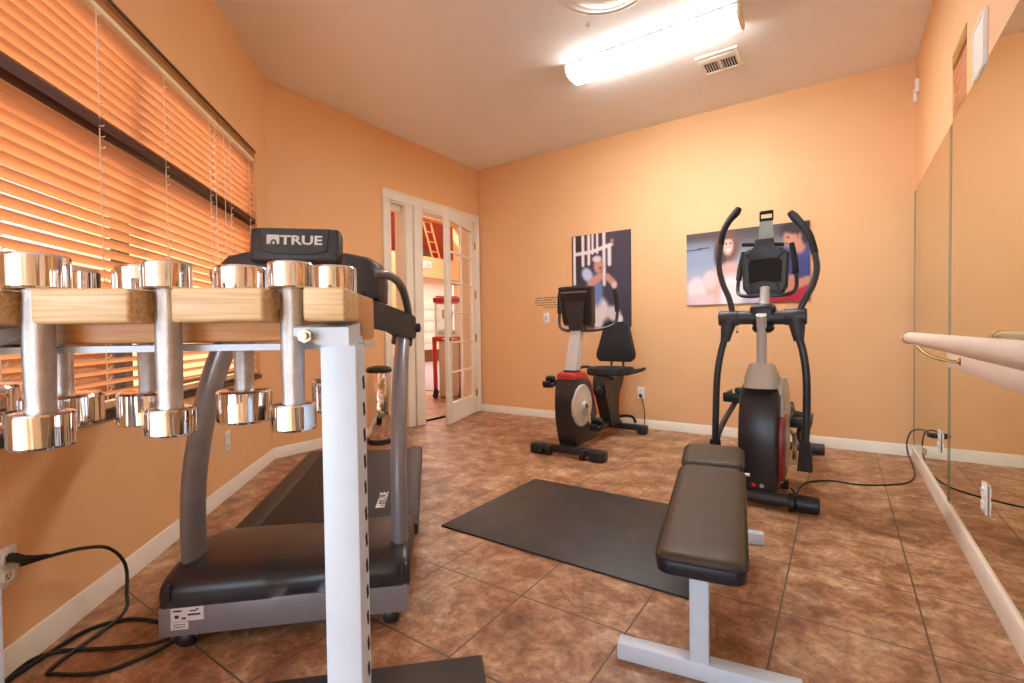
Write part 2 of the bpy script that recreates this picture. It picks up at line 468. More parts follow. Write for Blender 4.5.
# window wall (frame at A)
S0, S1, Z0, Z1 = 0.26, 3.05, 0.70, 2.335
b = MB()
def wbox(m, s0, s1, z0, z1, o0=0.0, o1=TH): m.box((-(s0 + s1) / 2, (o0 + o1) / 2, (z0 + z1) / 2), (s1 - s0, o1 - o0, z1 - z0))
wbox(b, -0.04, S0, 0, H); wbox(b, S1, WEND, 0, H); wbox(b, S0, S1, 0, Z0); wbox(b, S0, S1, Z1, H)
struct(place(b.build('wall_window_side', M['wall']), A, WRZ))
b = MB(); b.box((WE.x - TH / 2, (WE.y + REAR_Y) / 2, H / 2), (TH, WE.y - REAR_Y + .04, H))
struct(b.build('wall_near_left', M['rearwall']))
b = MB()
RX0, RX1 = -1.16, 0.40
def qbox(m, x0, x1, z0, z1): m.box(((x0 + x1) / 2, REAR_Y - TH / 2, (z0 + z1) / 2), (x1 - x0, TH, z1 - z0))
qbox(b, WE.x - TH, RX0, 0, H); qbox(b, RX1, X2 + TH, 0, H); qbox(b, RX0, RX1, 0, .25); qbox(b, RX0, RX1, 2.45, H)
struct(b.build('wall_rear', M['rearwall']))

# baseboards
def base_prof(t=0.013, h=0.088):
    return [(0, 0), (-t, 0), (-t, h * .62), (-t * .75, h * .72), (-t * .7, h * .86), (-t * .3, h), (0, h)]
b = MB(); b.prism(base_prof(), X1, X2, 'X'); o = place(b.build('baseboard_back', M['trim']), (0, YB, 0)); struct(o)
b = MB(); b.prism([(-y, z) for y, z in base_prof()], 0, 3.22 - YA, 'Y'); o = place(b.build('baseboard_left', M['trim']), (X1, YA, 0)); struct(o)
b = MB(); b.prism(base_prof(), -WEND, 0, 'X'); o = place(b.build('baseboard_window_side', M['trim']), A, WRZ); struct(o)
b = MB(); b.prism([(0, 0), (-.022, 0), (-.022, .07), (-.016, .084), (0, .088)], REAR_Y, YB, 'Y'); o = place(b.build('baseboard_right', M['barre']), (X2, 0, 0)); struct(o)

# ------------------------------------------------------------------ main window, frame, glass, blinds
win = bpy.data.objects.new('window_1', None); COL.objects.link(win); place(win, A, WRZ); win['kind'] = 'structure'
b = MB()
for s0, s1, z0, z1 in ((S0, S1, Z0, Z0 + .05), (S0, S1, Z1 - .05, Z1), (S0, S0 + .05, Z0, Z1), (S1 - .05, S1, Z0, Z1), (1.62, 1.68, Z0, Z1), (S0, S1, 1.78, 1.84)):
    wbox(b, s0, s1, z0, z1, .105, .15)
b.build('window_frame', M['bronze'], win)
b = MB(); wbox(b, S0 + .02, S1 - .02, Z0 + .02, Z1 - .02, .126, .130); b.build('window_glass', M['glass'], win)
b = MB(); wbox(b, S0, S1, Z1 + .000, Z1 + .014, -.006, .0); b.build('soffit_shade_strip', M['bronze'], win)  # dark strip standing in for the shaded edge of the soffit
b = MB(); wbox(b, S0, S1, Z0 - .022, Z0 + .001, -.012, .10); b.build('window_sill', M['bronze'], win)

def blind(name, label, s0, s1, ladders, liftcords):
    t = thing(name, label, 'window blind', A, WRZ, 'wooden blinds in the big window')
    oc, w, tilt, pitch = .036, .0505, math.radians(25), .0432
    b = MB()
    zt, zb = 2.262, 0.745
    n = int((zt - zb) / pitch)
    zs = [zt - (i + .5) * pitch for i in range(n + 1)]
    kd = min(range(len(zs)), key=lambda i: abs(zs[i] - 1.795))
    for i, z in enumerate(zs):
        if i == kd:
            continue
        b.box((-(s0 + s1) / 2, oc, z), (s1 - s0, w, .003), rot=(-tilt, 0, 0))
    b.build('slats', M['slat'], t)
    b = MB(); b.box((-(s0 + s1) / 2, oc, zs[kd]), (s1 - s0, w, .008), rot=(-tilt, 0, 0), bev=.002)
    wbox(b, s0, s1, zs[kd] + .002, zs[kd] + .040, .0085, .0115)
    b.build('mullion_shade_slat', M['shade_and_rail'], t, label='dark brown slat standing for the mullion shadow across the blind')  # slat and fascia coloured dark in place of the mullion's shadow
    b = MB(); wbox(b, s0, s1, 2.268, 2.290, .006, .06); b.build('head_rail', M['cream'], t)
    b = MB(); wbox(b, s0, s1, 2.290, 2.331, .012, .02); b.build('valance', M['valance'], t)
    b = MB(); wbox(b, s0, s1, .716, .738, .012, .062); b.build('bottom_rail', M['slat'], t)
    for s in ladders:
        b = MB()
        b.box((-s, oc - .0265, (2.27 + .73) / 2), (.0050, .002, 2.27 - .73))
        for z in zs:
            zz = z + .018
            b.tube([(-s, oc - .0265, zz - .006), (-s + .014, oc - .0285, zz - .003), (-s + .026, oc - .0285, zz + .006)], .0020, 5)
        b.build('ladder_cord', M['cord'], t)
    for s, z0 in liftcords:
        b = MB(); b.tube([(-s, oc - .030, 2.26), (-s, oc - .031, z0)], .0022, 6)
        b.lathe((-s, oc - .031, z0 - .02), [(.002, .03), (.006, .018), (.008, .0), (.001, -.006)], 10)
        b.build('lift_cord', M['cord'], t)
    return t
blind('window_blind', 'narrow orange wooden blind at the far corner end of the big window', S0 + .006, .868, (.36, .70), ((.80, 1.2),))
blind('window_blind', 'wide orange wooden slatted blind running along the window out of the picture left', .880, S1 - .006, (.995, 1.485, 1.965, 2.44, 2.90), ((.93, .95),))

b = MB(); b.box((-6.5, -5.5, -.16), (14, 14, .06), rot=(0, 0, WRZ)); struct(b.build('ground_outside', M['ground'])).location = (0, 0, 0)

b = MB(); b.box((-1.2, 2.9, .46), (9.0, .16, 1.20)); struct(place(b.build('wall_dark_backdrop', M['lobby_brown']), A, WRZ))  # wall added outside so the lower blind gaps read dark

# ------------------------------------------------------------------ small high window above the mirror, wall plate, sensors
win2 = bpy.data.objects.new('window_2', None); COL.objects.link(win2); win2.location = (X2, 0, 0); win2['kind'] = 'structure'
b = MB()
for y0, y1, z0, z1 in ((WY0, WY1, WZ0, WZ0 + .025), (WY0, WY1, WZ1 - .025, WZ1), (WY0, WY0 + .025, WZ0, WZ1), (WY1 - .025, WY1, WZ0, WZ1)):
    b.box((.12, (y0 + y1) / 2, (z0 + z1) / 2), (.04, y1 - y0, z1 - z0))
b.build('window_frame', M['bronze'], win2)
b = MB(); b.box((.12, (WY0 + WY1) / 2, (WZ0 + WZ1) / 2), (.004, WY1 - WY0 - .02, WZ1 - WZ0 - .02)); b.build('window_glass', M['glass'], win2)
t = thing('window_blind', 'tiny orange slatted blind in the small high window above the mirror', 'window blind', (X2, 0, 0))
b = MB()
for i in range(8):
    b.box((.022, (WY0 + WY1) / 2, WZ0 + .03 + i * .032), (.045, WY1 - WY0 - .01, .003), rot=(0, math.radians(-32), 0))
b.build('slats', M['slat'], t)
b = MB(); b.box((.004, (WY0 + WY1) / 2, WZ1 - .035), (.014, WY1 - WY0 - .004, .068), bev=.003); b.build('valance', M['valance'], t)
b = MB(); b.box((.035, (WY0 + WY1) / 2, WZ0 + .009), (.045, WY1 - WY0 - .01, .014), bev=.002); b.build('bottom_rail', M['shade_and_rail'], t)

t = thing('wall_panel', 'pale rectangular cover panel high above the mirror', 'panel', (X2, 2.69, 2.122))
b = MB(); b.box((-.006, 0, 0), (.012, .19, .222), bev=.003); b.build('cover_plate', M['white'], t)
b = MB(); b.box((-.013, -.086, 0), (.003, .012, .20)); b.box((-.013, .086, 0), (.003, .012, .20)); b.box((-.013, 0, .10), (.003, .17, .012)); b.box((-.013, 0, -.10), (.003, .17, .012)); b.build('frame_lip', M['white'], t)

for (y, z, lab) in ((4.69, 2.715, 'slim white sensor on the right wall, the one nearer the back corner'), (4.58, 2.745, 'slim white sensor high on the right wall, the one farther from the back corner')):
    t = thing('wall_sensor', lab, 'sensor', (X2, y, z), 0, 'pair of sensors near the ceiling corner')
    b = MB(); b.box((-.012, 0, 0), (.024, .035, .10), bev=.006); b.build('housing', M['white'], t)
    b = MB(); b.box((-.0245, 0, -.012), (.003, .022, .035), bev=.001); b.build('lens', M['lightgrey'], t)

# ------------------------------------------------------------------ mirror panels, barre
mx = X2 - .006
for (y0, y1, lab) in ((3.302, YB - .012, 'far wall mirror panel reaching into the back corner'), (-.2, 3.296, 'near wall mirror panel running out of the picture right')):
    t = thing('mirror_panel', lab, 'mirror', (X2, (y0 + y1) / 2, 0), 0, 'mirror panels on the right wall')
    hw = (y1 - y0) / 2
    b = MB(); b.box((-.004, 0, (.088 + 2.02) / 2), (.006, 2 * hw, 2.02 - .088)); b.build('mirror_sheet', M['mirror'], t)
    for e, ew in ((hw, .05 if y1 > 4 else .028), (-hw, -.028)):
        b = MB(); b.box((-.0075, e - ew / 2, (.088 + 2.015) / 2), (.0016, abs(ew), 2.015 - .088)); b.build('mirror_edge', M['mirror_edge'], t)

t = thing('mounting_board', 'flat white board on the mirror behind the ballet barre', 'board', (X2, 0, 0))
b = MB(); b.box((-.017, 1.98, .838), (.018, 2.54, .092), bev=.003); b.build('board', M['barre'], t)
BX, BZ = X2 - .175, .94
t = thing('ballet_barre', 'round white ballet barre on brass brackets in front of the mirror', 'barre', (BX, 3.30, BZ))
b = MB(); b.cyl((0, -2.6, 0), (0, -.02, 0), .029, n=28); b.build('rail', M['barre'], t)
b = MB(); b.lathe((0, 0, 0), [(.029, -.03), (.0285, -.006), (.022, .004), (.004, .008)], 28, 'Y'); b.build('end_cap', M['barre'], t)
b = MB(); b.lathe((0, -.12, 0), [(.028, -.012), (.033, -.010), (.033, .010), (.028, .012)], 28, 'Y'); b.build('brass_ring', M['brass'], t)
for yy in (-.395, -2.32):
    b = MB()
    b.tube([(.0, yy, -.030), (.02, yy, -.058), (.06, yy, -.085), (.11, yy, -.100), (.150, yy, -.103)], .0075, 10, smooth=5)
    b.lathe((.149, yy, -.103), [(.024, .008), (.024, .002), (.014, -.004), (.010, -.010)], 20, 'X')
    b.tube([(0, yy - .02, -.031), (0, yy + .02, -.031)], .006, 8)
    b.build('bracket', M['brass'], t)

# ------------------------------------------------------------------ door set and french door
d1 = bpy.data.objects.new('door_1', None); COL.objects.link(d1); d1.location = (X1, 0, 0); d1['kind'] = 'structure'
b = MB()
cw, ct = .095, .018
def cas(y0, y1, z0, z1, th=ct, x0=0.0): b.box((x0 + th / 2, (y0 + y1) / 2, (z0 + z1) / 2), (th, y1 - y0, z1 - z0), bev=.003)
cas(DY0 - cw, DY0, 0, DZ); cas(DY1, DY1 + cw, 0, DZ); cas(DY0 - cw, DY1 + cw, DZ, DZ + cw)
cas(DY0 - cw - .001, DY0 - cw + .02, 0, DZ + cw - .02, .026); cas(DY1 + cw - .02, DY1 + cw + .001, 0, DZ + cw - .02, .026); cas(DY0 - cw - .001, DY1 + cw + .001, DZ + cw - .02, DZ + cw + .001, .026)
b.build('door_casing', M['trim'], d1)
b = MB()
for y0, y1, z0, z1 in ((DY0, DY0 + .02, 0, DZ), (DY1 - .02, DY1, 0, DZ), (DY0, DY1, DZ - .02, DZ)):
    b.box((-TH / 2, (y0 + y1) / 2, (z0 + z1) / 2), (TH + .002, y1 - y0, z1 - z0))
b.build('door_jamb', M['trim'], d1)
b = MB()
b.box((-TH / 2 + .005, 3.572, DZ / 2), (TH + .01, .10, DZ), bev=.004); b.box((-TH / 2 + .012, 3.69, DZ / 2), (TH + .03, .12, DZ), bev=.005)
b.box((.012, 3.69, DZ / 2), (.014, .05, DZ - .02), bev=.003)
b.build('mullion_post', M['trim'], d1)
b = MB(); b.box((-.07, (DY0 + 3.52) / 2, DZ / 2), (.006, 3.52 - DY0 - .03, DZ - .05)); b.build('sidelight_glass', M['glass'], d1)
b = MB()
for z in (.03, DZ - .05): b.box((-.07, (DY0 + 3.52) / 2, z + .0), (.04, 3.52 - DY0 - .02, .06), bev=.003)
b.box((-.07, DY0 + .028, DZ / 2), (.04, .02, DZ - .06), bev=.003)
b.build('sidelight_frame', M['trim'], d1)

DANG = math.atan2(3.896 - 4.63, -3.486 - (X1 + .012))
door = thing('french_door', 'open white french door with two columns of six glass panes', 'door', (X1 + .012, 4.628, 0), DANG)
DW, DH, DT = .86, DZ - .03, .04
b = MB()
st, tr_, br_ = .105, .115, .22
b.box((st / 2, 0, DH / 2 + .008), (st, DT, DH), bev=.003); b.box((DW - st / 2, 0, DH / 2 + .008), (st, DT, DH), bev=.003)
b.box((DW / 2, 0, DH - tr_ / 2 + .008), (DW - 2 * st + .004, DT, tr_)); b.box((DW / 2, 0, br_ / 2 + .008), (DW - 2 * st + .004, DT, br_))
b.build('door_leaf', M['door'], door)
b = MB()
gz0, gz1 = br_ + .008, DH - tr_ + .008
for k in range(1, 6):
    z = gz0 + (gz1 - gz0) * k / 6
    b.box((DW / 2, 0, z), (DW - 2 * st + .004, .026, .022), bev=.004)
b.box((DW / 2, 0, (gz0 + gz1) / 2), (.024, .0262, gz1 - gz0), bev=.004)
b.build('muntins', M['door'], door)
b = MB(); b.box((DW / 2, 0, (gz0 + gz1) / 2), (DW - 2 * st, .005, gz1 - gz0)); b.build('glass_panes', M['glass'], door)
b = MB()
for sgn in (-1, 1):
    b.lathe((DW - .055, sgn * .021, .92), [(.026, -.002 * sgn), (.026, .004 * sgn), (.012, .008 * sgn)], 20, 'Y')
    b.tube([(DW - .055, sgn * .024, .92), (DW - .055, sgn * .060, .92), (DW - .07, sgn * .066, .92), (DW - .165, sgn * .066, .918)], [.009, .009, .009, .007], 10, smooth=3)
b.build('lever_handle', M['brass'], door)
for z in (.25, .92, 1.45, 2.05):
    b = MB(); b.cyl((-.004, .022, z - .045), (-.004, .022, z + .045), .007, n=10); b.box((.012, .0205, z), (.03, .003, .09)); b.build('hinge', M['brass'], door)

# ------------------------------------------------------------------ the lobby beyond the door
LX = -11.28
b = MB(); b.box(((LX + X1 - TH) / 2 - .5, 8.3, -.06), (X1 - TH - LX + 1.2, 13.0, .12)); fl2 = struct(b.build('floor_lobby', M['floor']))
b = MB(); b.prism([(-5.6, 5.9), (-5.0, 6.3), (-5.5, 14.5), (LX + .02, 14.5), (LX + .02, 5.9)], 0.0, .012, 'Z'); struct(b.build('floor_lobby_carpet', M['lobby_carpet']))
b = MB()
def lbox(m, y0, y1, z0, z1, x0=LX - .3, x1=LX): m.box(((x0 + x1) / 2, (y0 + y1) / 2, (z0 + z1) / 2), (x1 - x0, y1 - y0, z1 - z0))
lbox(b, 4.0, 10.0, 0, 5.8); lbox(b, 13.2, 15.0, 0, 5.8); lbox(b, 10.0, 13.2, 4.78, 5.8); lbox(b, 10.0, 13.2, 2.82, 3.50, LX - 1.0); lbox(b, 10.55, 11.28, 3.5, 4.78); lbox(b, 10.0, 11.0, 0, 2.82)
struct(b.build('wall_lobby', M['lobby_wall']))
b = MB(); lbox(b, 9.8, 14.8, 2.8, 5.2, LX - 1.1, LX - .95); struct(b.build('trim_lobby_niche', M['lobby_red']))
b = MB(); lbox(b, 10.6, 13.2, .40, 2.82, LX - .60, LX - .35); struct(b.build('wall_lobby_recess', M['door']))
b = MB(); lbox(b, 10.6, 13.2, .0, .40, LX - .60, LX - .3); struct(b.build('trim_lobby_base', M['lobby_brown']))
b = MB()
b.box((LX / 2 - 2, 15.05, 2.9), (10, .1, 5.8)); b.box(((LX + X1) / 2 - .1, 2.6, 2.9), (X1 - LX - .02, .1, 5.8))
struct(b.build('wall_lobby_side', M['lobby_wall']))
b = MB(); b.box(((LX + X1) / 2, 9, 5.86), (9, 13, .1)); struct(b.build('ceiling_lobby', M['ceil']))
b = MB(); b.box((X1 - TH + .04, 9.9, 2.9), (.1, 10.2, 5.8)); b.box((X1 - TH + .04 - .06, 4.2, 4.4), (.1, 3, 2.7)); struct(b.build('wall_lobby_near', M['rearwall']))
# recess door panels
b = MB()
for z in (.62, 1.0, 1.38, 1.76): b.box((LX - .34, 11.9, z + .16), (.03, 1.2, .30), bev=.02)
struct(b.build('door_2', M['door']))
t = thing('wooden_ladder', 'orange wooden ladder leaning in the red lobby niche', 'ladder', (LX - .14, 11.75, 3.5))
for dy in (0, .36):
    b = MB(); b.tube([(0.05, dy + .16, 0.0), (-.10, dy - .12, 1.26)], .035, 6)
    b.build('rail', M['ladder_wood'], t)
for k in range(4):
    f = .18 + k * .26
    b = MB(); b.tube([(.05 - .15 * f, .16 - .28 * f, 1.26 * f), (.05 - .15 * f, .52 - .28 * f, 1.26 * f)], .025, 6)
    b.build('rung', M['ladder_wood'], t)
for (y, z, r, lab) in ((12.2, 3.66, .22, 'dusty dark foliage arrangement behind the lobby ladder'), (10.33, 3.62, .14, 'small dusty foliage clump in the narrow lobby niche seen through the sidelight')):
    t = thing('foliage_arrangement', lab, 'plant', (LX - .62, y, 3.5))
    b = MB()
    for k in range(26):
        a = random.uniform(0, 2 * PI); rr = random.uniform(0, r)
        b.ico((random.uniform(-.1, .1), rr * math.cos(a), .06 + abs(rr * math.sin(a)) * 1.4), random.uniform(.03, .07), 1, .3)
    b.build('leaves', M['plant'], t)
    b = MB(); b.lathe((0, 0, 0), [(.05, 0), (.075, .03), (.06, .07), (.04, .08)], 12); b.build('pot', M['lobby_brown'], t)
t = thing('air_grille', 'pale air grille on the orange lobby wall below the red niche', 'vent', (LX, 11.55, 3.22))
b = MB(); b.box((.012, 0, 0), (.02, .42, .22), bev=.004); b.build('frame', M['white'], t)
b = MB()
for k in range(6): b.box((.025, 0, -.075 + k * .03), (.01, .36, .012), rot=(0, .5, 0))
b.build('louvres', M['lightgrey'], t)

# popcorn cart
pc = thing('popcorn_machine', 'red topped popcorn cart with glass case in the lobby', 'popcorn machine', (-5.02, 5.56, 0), math.radians(42))
b = MB(); b.box((0, 0, 1.485), (.42, .40, .09), bev=.03); b.box((0, 0, 1.535), (.34, .32, .03), bev=.012); b.build('canopy', M['red'], pc)
b = MB()
for sx in (-1, 1):
    for sy in (-1, 1): b.box((sx * .175, sy * .165, 1.19), (.022, .022, .52))
b.box((0, 0, .945), (.38, .36, .03)); b.build('case_frame', M['white'], pc)
b = MB()
for sx in (-1, 1): b.box((sx * .172, 0, 1.2), (.004, .31, .48))
for sy in (-1, 1): b.box((0, sy * .163, 1.2), (.33, .004, .48))
b.build('glass_case', M['popglass'], pc)
b = MB(); b.lathe((0, 0, 1.22), [(.07, .12), (.085, .1), (.085, .0), (.06, -.02)], 20); b.cyl((0, 0, 1.34), (0, 0, 1.44), .01, n=8); b.build('kettle', M['steel'], pc)
b = MB()
for k in range(40): b.ico((random.uniform(-.14, .14), random.uniform(-.13, .13), .97 + random.uniform(0, .05)), .03, 1, .2)
o = b.build('popcorn', M['popcorn'], pc); o['kind'] = 'stuff'
b = MB(); b.box((0, 0, .895), (.46, .44, .07), bev=.02); b.build('cart_top', M['red'], pc)
b = MB(); b.box((.03, -.02, .44), (.32, .34, .84), bev=.015); b.build('cart_body', M['creamgrey'], pc)
for sx, sy in ((-1, 1), (-1, -1), (1, 1), (1, -1)):
    b = MB(); b.tube([(sx * .20, sy * .19, .88), (sx * .19, sy * .18, .16)], .028, 8); o = b.build('leg', M['red'], pc)
    b = MB(); b.lathe((sx * .19, sy * .18, .045), [(.045, -.02), (.045, .02)], 16, 'Y'); b.box((sx * .19, sy * .18, .11), (.05, .06, .10), bev=.01); f = b.build('caster', M['black'], o)

# ------------------------------------------------------------------ ceiling things
t = thing('ceiling_light', 'long lit fluorescent wrap light on the ceiling', 'light', (-1.13, 3.395, H))
b = MB()
prof = [(-.105, -.004), (-.113, -.03), (-.095, -.062), (-.05, -.078), (.05, -.078), (.095, -.062), (.113, -.03), (.105, -.004)]
b.prism(prof, -.595, .595, 'X'); b.build('diffuser', M['side_light'], t)
b = MB(); b.prism([(-.088, -.0705), (-.05, -.0805), (.05, -.0805), (.088, -.0705)], -.590, .590, 'X'); b.build('lens', M['tube_light'], t)
for s in (-1, 1):
    b = MB(); b.prism([(y * 1.04, z * 1.04) for y, z in prof], s * .592, s * .612, 'X', bev=.004); b.build('end_cap', M['fix_end'], t)
b = MB(); b.box((0, 0, -.004), (1.21, .235, .012)); b.build('housing', M['white'], t)

t = thing('ceiling_vent', 'white ceiling air register with two banks of dark louvres', 'vent', (-.755, 3.92, H))
b = MB()
for c, s in (((0, .135, -.006), (.29, .035, .012)), ((0, -.135, -.006), (.29, .035, .012)), ((.13, 0, -.006), (.03, .24, .012)), ((-.13, 0, -.006), (.03, .24, .012)), ((0, 0, -.006), (.022, .24, .012)), ((0, -.07, -.008), (.24, .07, .010))):
    b.box(c, s, bev=.002)
b.build('frame', M['white'], t)
b = MB(); b.box((0, .02, -.001), (.24, .23, .002)); b.build('duct_opening', M['vent_dark'], t)
b = MB()
for s in (-1, 1):
    for k in range(6): b.box((s * .066 + (k - 2.5) * .018, .045, -.006), (.0025, .12, .010), rot=(0, .25, 0))
b.build('louvre', M['white'], t)

t = thing('ceiling_dome_light', 'white flush ceiling dome light with ring trim, unlit, cut by the top edge', 'light', (-1.12, 2.62, H))
b = MB(); b.lathe((0, 0, 0), [(.30, 0), (.30, -.016), (.285, -.024), (.265, -.02), (.25, -.028), (.22, -.03)], 48); b.build('ring_trim', M['white'], t)
b = MB(); b.lathe((0, 0, 0), [(.22, -.02), (.21, -.034), (.18, -.045), (.12, -.056), (.05, -.062), (.004, -.063)], 48); b.build('glass_dome', M['domeglass'], t)
b = MB(); b.cyl((-.17, .14, -.03), (-.17, .14, -.118), .0016, n=6); b.build('pull_chain', M['white'], t)
b = MB(); b.sphere((-.17, .14, -.13), .0155, 16); b.build('chain_ball', M['white'], t)

# ------------------------------------------------------------------ posters
def mix(a, b_, t): t = max(0, min(1, t)); return tuple(a[i] * (1 - t) + b_[i] * t for i in range(3))
def ell(u, v, cu, cv, ru, rv, ang=0.0, soft=.25):
    du, dv = u - cu, v - cv
    c, s = math.cos(ang), math.sin(ang)
    x, y = (du * c + dv * s) / ru, (-du * s + dv * c) / rv
    d = math.sqrt(x * x + y * y)
    return max(0, min(1, (1 + soft - d) / (2 * soft)))
def seg(u, v, a, b_, w, soft=.3):
    ax, ay = a; bx, by = b_
    L2 = (bx - ax) ** 2 + (by - ay) ** 2
    t = max(0, min(1, ((u - ax) * (bx - ax) + (v - ay) * (by - ay)) / L2))
    d = math.hypot(u - ax - t * (bx - ax), v - ay - t * (by - ay)) / w
    return max(0, min(1, (1 + soft - d) / (2 * soft)))

def paint_squat(u, v):          # v from the top down; aspect about 0.66 x 1.0
    c = mix((74, 66, 78), (46, 44, 60), v * 1.2)
    c = mix(c, (70, 40, 36), ell(u, v, .12, .12, .35, .2, 0, .5) * .8)
    c = mix(c, (92, 88, 104), ell(u, v, .8, .55, .25, .45, 0, .8) * .35)
    W = (236, 226, 224)
    for (x, y0, y1, w) in ((.045, .02, .52, .022), (.20, .02, .32, .026), (.30, .02, .31, .026), (.37, .0, .2, .02), (.45, .0, .2, .02), (.565, .0, .54, .026), (.655, .17, .33, .03)):
        c = mix(c, W, seg(u, v, (x, y0), (x, y1), w))
    c = mix(c, W, seg(u, v, (.05, .2), (.35, .19), .02)); c = mix(c, W, seg(u, v, (.35, .19), (.7, .13), .02))
    c = mix(c, (180, 120, 110), ell(u, v, .70, .10, .03, .03))
    sk = (206, 146, 132)
    c = mix(c, (232, 222, 226), ell(u, v, .50, .80, .16, .12, .6)); c = mix(c, (232, 222, 226), ell(u, v, .46, .90, .09, .14))
    c = mix(c, (225, 214, 220), ell(u, v, .72, .86, .12, .08, .3))
    c = mix(c, (110, 132, 186), ell(u, v, .40, .60, .14, .17, -.2)); c = mix(c, (190, 204, 232), ell(u, v, .27, .43, .10, .07, .4))
    c = mix(c, sk, seg(u, v, (.32, .53), (.50, .46), .045)); c = mix(c, sk, seg(u, v, (.62, .47), (.74, .55), .04)); c = mix(c, (236, 190, 176), ell(u, v, .73, .56, .045, .035))
    c = mix(c, sk, ell(u, v, .47, .35, .085, .075)); c = mix(c, (226, 214, 210), ell(u, v, .44, .27, .08, .035))
    c = mix(c, (120, 70, 62), ell(u, v, .50, .37, .02, .015)); c = mix(c, (238, 232, 230), ell(u, v, .82, .92, .05, .05))
    return c
def paint_pair(u, v):            # aspect about 1.0 x 0.68
    c = mix((96, 90, 92), (168, 180, 200), (v - .12) * 3)
    c = mix(c, (150, 164, 190), ell(u, v, .1, .45, .3, .3, 0, .6)); c = mix(c, (44, 42, 48), seg(u, v, (0, .235), (.2, .215), .008))
    c = mix(c, (214, 204, 210), ell(u, v, .22, .85, .35, .25, 0, .8)); c = mix(c, (84, 74, 74), seg(u, v, (0, .04), (1, .02), .07, .6))
    c = mix(c, (120, 82, 74), ell(u, v, .36, .22, .10, .22)); c = mix(c, (92, 56, 50), ell(u, v, .30, .34, .05, .18))
    c = mix(c, (224, 180, 166), ell(u, v, .385, .56, .14, .12)); c = mix(c, (232, 188, 170), ell(u, v, .365, .22, .045, .12))
    c = mix(c, (250, 240, 236), ell(u, v, .37, .27, .02, .018)); c = mix(c, (112, 66, 58), ell(u, v, .350, .185, .008, .012)); c = mix(c, (112, 66, 58), ell(u, v, .385, .185, .008, .012)); c = mix(c, (120, 82, 74), ell(u, v, .365, .09, .05, .035))
    c = mix(c, (244, 240, 240), ell(u, v, .385, .86, .11, .25)); c = mix(c, (230, 190, 178), seg(u, v, (.27, .6), (.22, .98), .06))
    c = mix(c, (250, 226, 224), ell(u, v, .09, .78, .08, .16)); c = mix(c, (246, 214, 210), ell(u, v, .21, .66, .06, .12)); c = mix(c, (236, 206, 206), ell(u, v, .14, .95, .14, .1))
    c = mix(c, (58, 62, 128), ell(u, v, .94, .50, .16, .26)); c = mix(c, (66, 70, 140), seg(u, v, (.86, .4), (1, .36), .08))
    c = mix(c, (178, 26, 60), ell(u, v, .88, .98, .22, .17)); c = mix(c, (186, 30, 64), ell(u, v, .96, .86, .08, .14))
    c = mix(c, (206, 140, 116), seg(u, v, (.85, .82), (.99, .74), .05)); c = mix(c, (206, 140, 116), seg(u, v, (.80, .86), (.86, .70), .04))
    c = mix(c, (52, 34, 34), ell(u, v, .90, .10, .12, .12)); c = mix(c, (40, 28, 30), ell(u, v, .975, .16, .04, .10))
    c = mix(c, (206, 142, 118), ell(u, v, .86, .19, .055, .12)); c = mix(c, (204, 138, 114), ell(u, v, .92, .30, .05, .1)); c = mix(c, (214, 152, 128), ell(u, v, .935, .17, .016, .04))
    c = mix(c, (50, 32, 32), ell(u, v, .905, .065, .095, .085)); c = mix(c, (44, 30, 32), ell(u, v, .972, .17, .034, .12)); c = mix(c, (50, 32, 32), ell(u, v, .835, .06, .04, .045))
    c = mix(c, (70, 40, 36), ell(u, v, .838, .185, .010, .012)); c = mix(c, (150, 84, 74), ell(u, v, .832, .265, .016, .010))
    return c

def poster(name, label, x0, x1, z0, z1, fn, nx, nz):
    t = thing(name, label, 'poster', ((x0 + x1) / 2, YB, z0))
    w, h = x1 - x0, z1 - z0
    b = MB(); b.box((0, -.008, h / 2), (w, .016, h)); b.build('backing_board', M['postedge'], t)
    me = bpy.data.meshes.new('printed_sheet')
    vs = [(-w / 2 + w * i / nx, -.0168, h - h * j / nz) for j in range(nz + 1) for i in range(nx + 1)]
    fs = [(j * (nx + 1) + i, (j + 1) * (nx + 1) + i, (j + 1) * (nx + 1) + i + 1, j * (nx + 1) + i + 1) for j in range(nz) for i in range(nx)]
    me.from_pydata(vs, [], fs)
    at = me.color_attributes.new('print', 'FLOAT_COLOR', 'POINT')
    for j in range(nz + 1):
        for i in range(nx + 1):
            at.data[j * (nx + 1) + i].color = lin(fn(i / nx, j / nz))
    me.materials.append(M['poster'])
    o = bpy.data.objects.new('printed_sheet', me); COL.objects.link(o); o.parent = t
poster('wall_poster', 'tall dark poster of an athlete in a weight room behind the exercise bike', -2.433, -1.766, 1.028, 2.025, paint_squat, 66, 100)
poster('wall_poster', 'wide poster of a smiling woman and a man in blue behind the elliptical', -1.213, -.211, 1.225, 1.896, paint_pair, 110, 74)

# wall lettering (unreadable at this size: short dark strokes in five rows)
t = thing('wall_lettering', 'small dark lines of lettering on the wall beside the tall poster', 'lettering', (-2.78, YB - .001, 1.31))
b = MB()
rows = [(-.13, .13, .065), (-.135, .125, .038), (-.14, .13, .010), (-.12, .125, -.018), (-.03, .12, -.046)]
for x0, x1, z in rows:
    x = x0
    while x < x1 - .01:
        w = random.uniform(.012, .05)
        n = max(2, int(w / .009))
        for k in range(n):
            hh = random.choice((.010, .010, .014))
            b.box((x + k * .009, 0, z + hh / 2 - .005), (.0055, .0016, hh))
        x += n * .009 + .010
b.build('words', M['ink'], t)

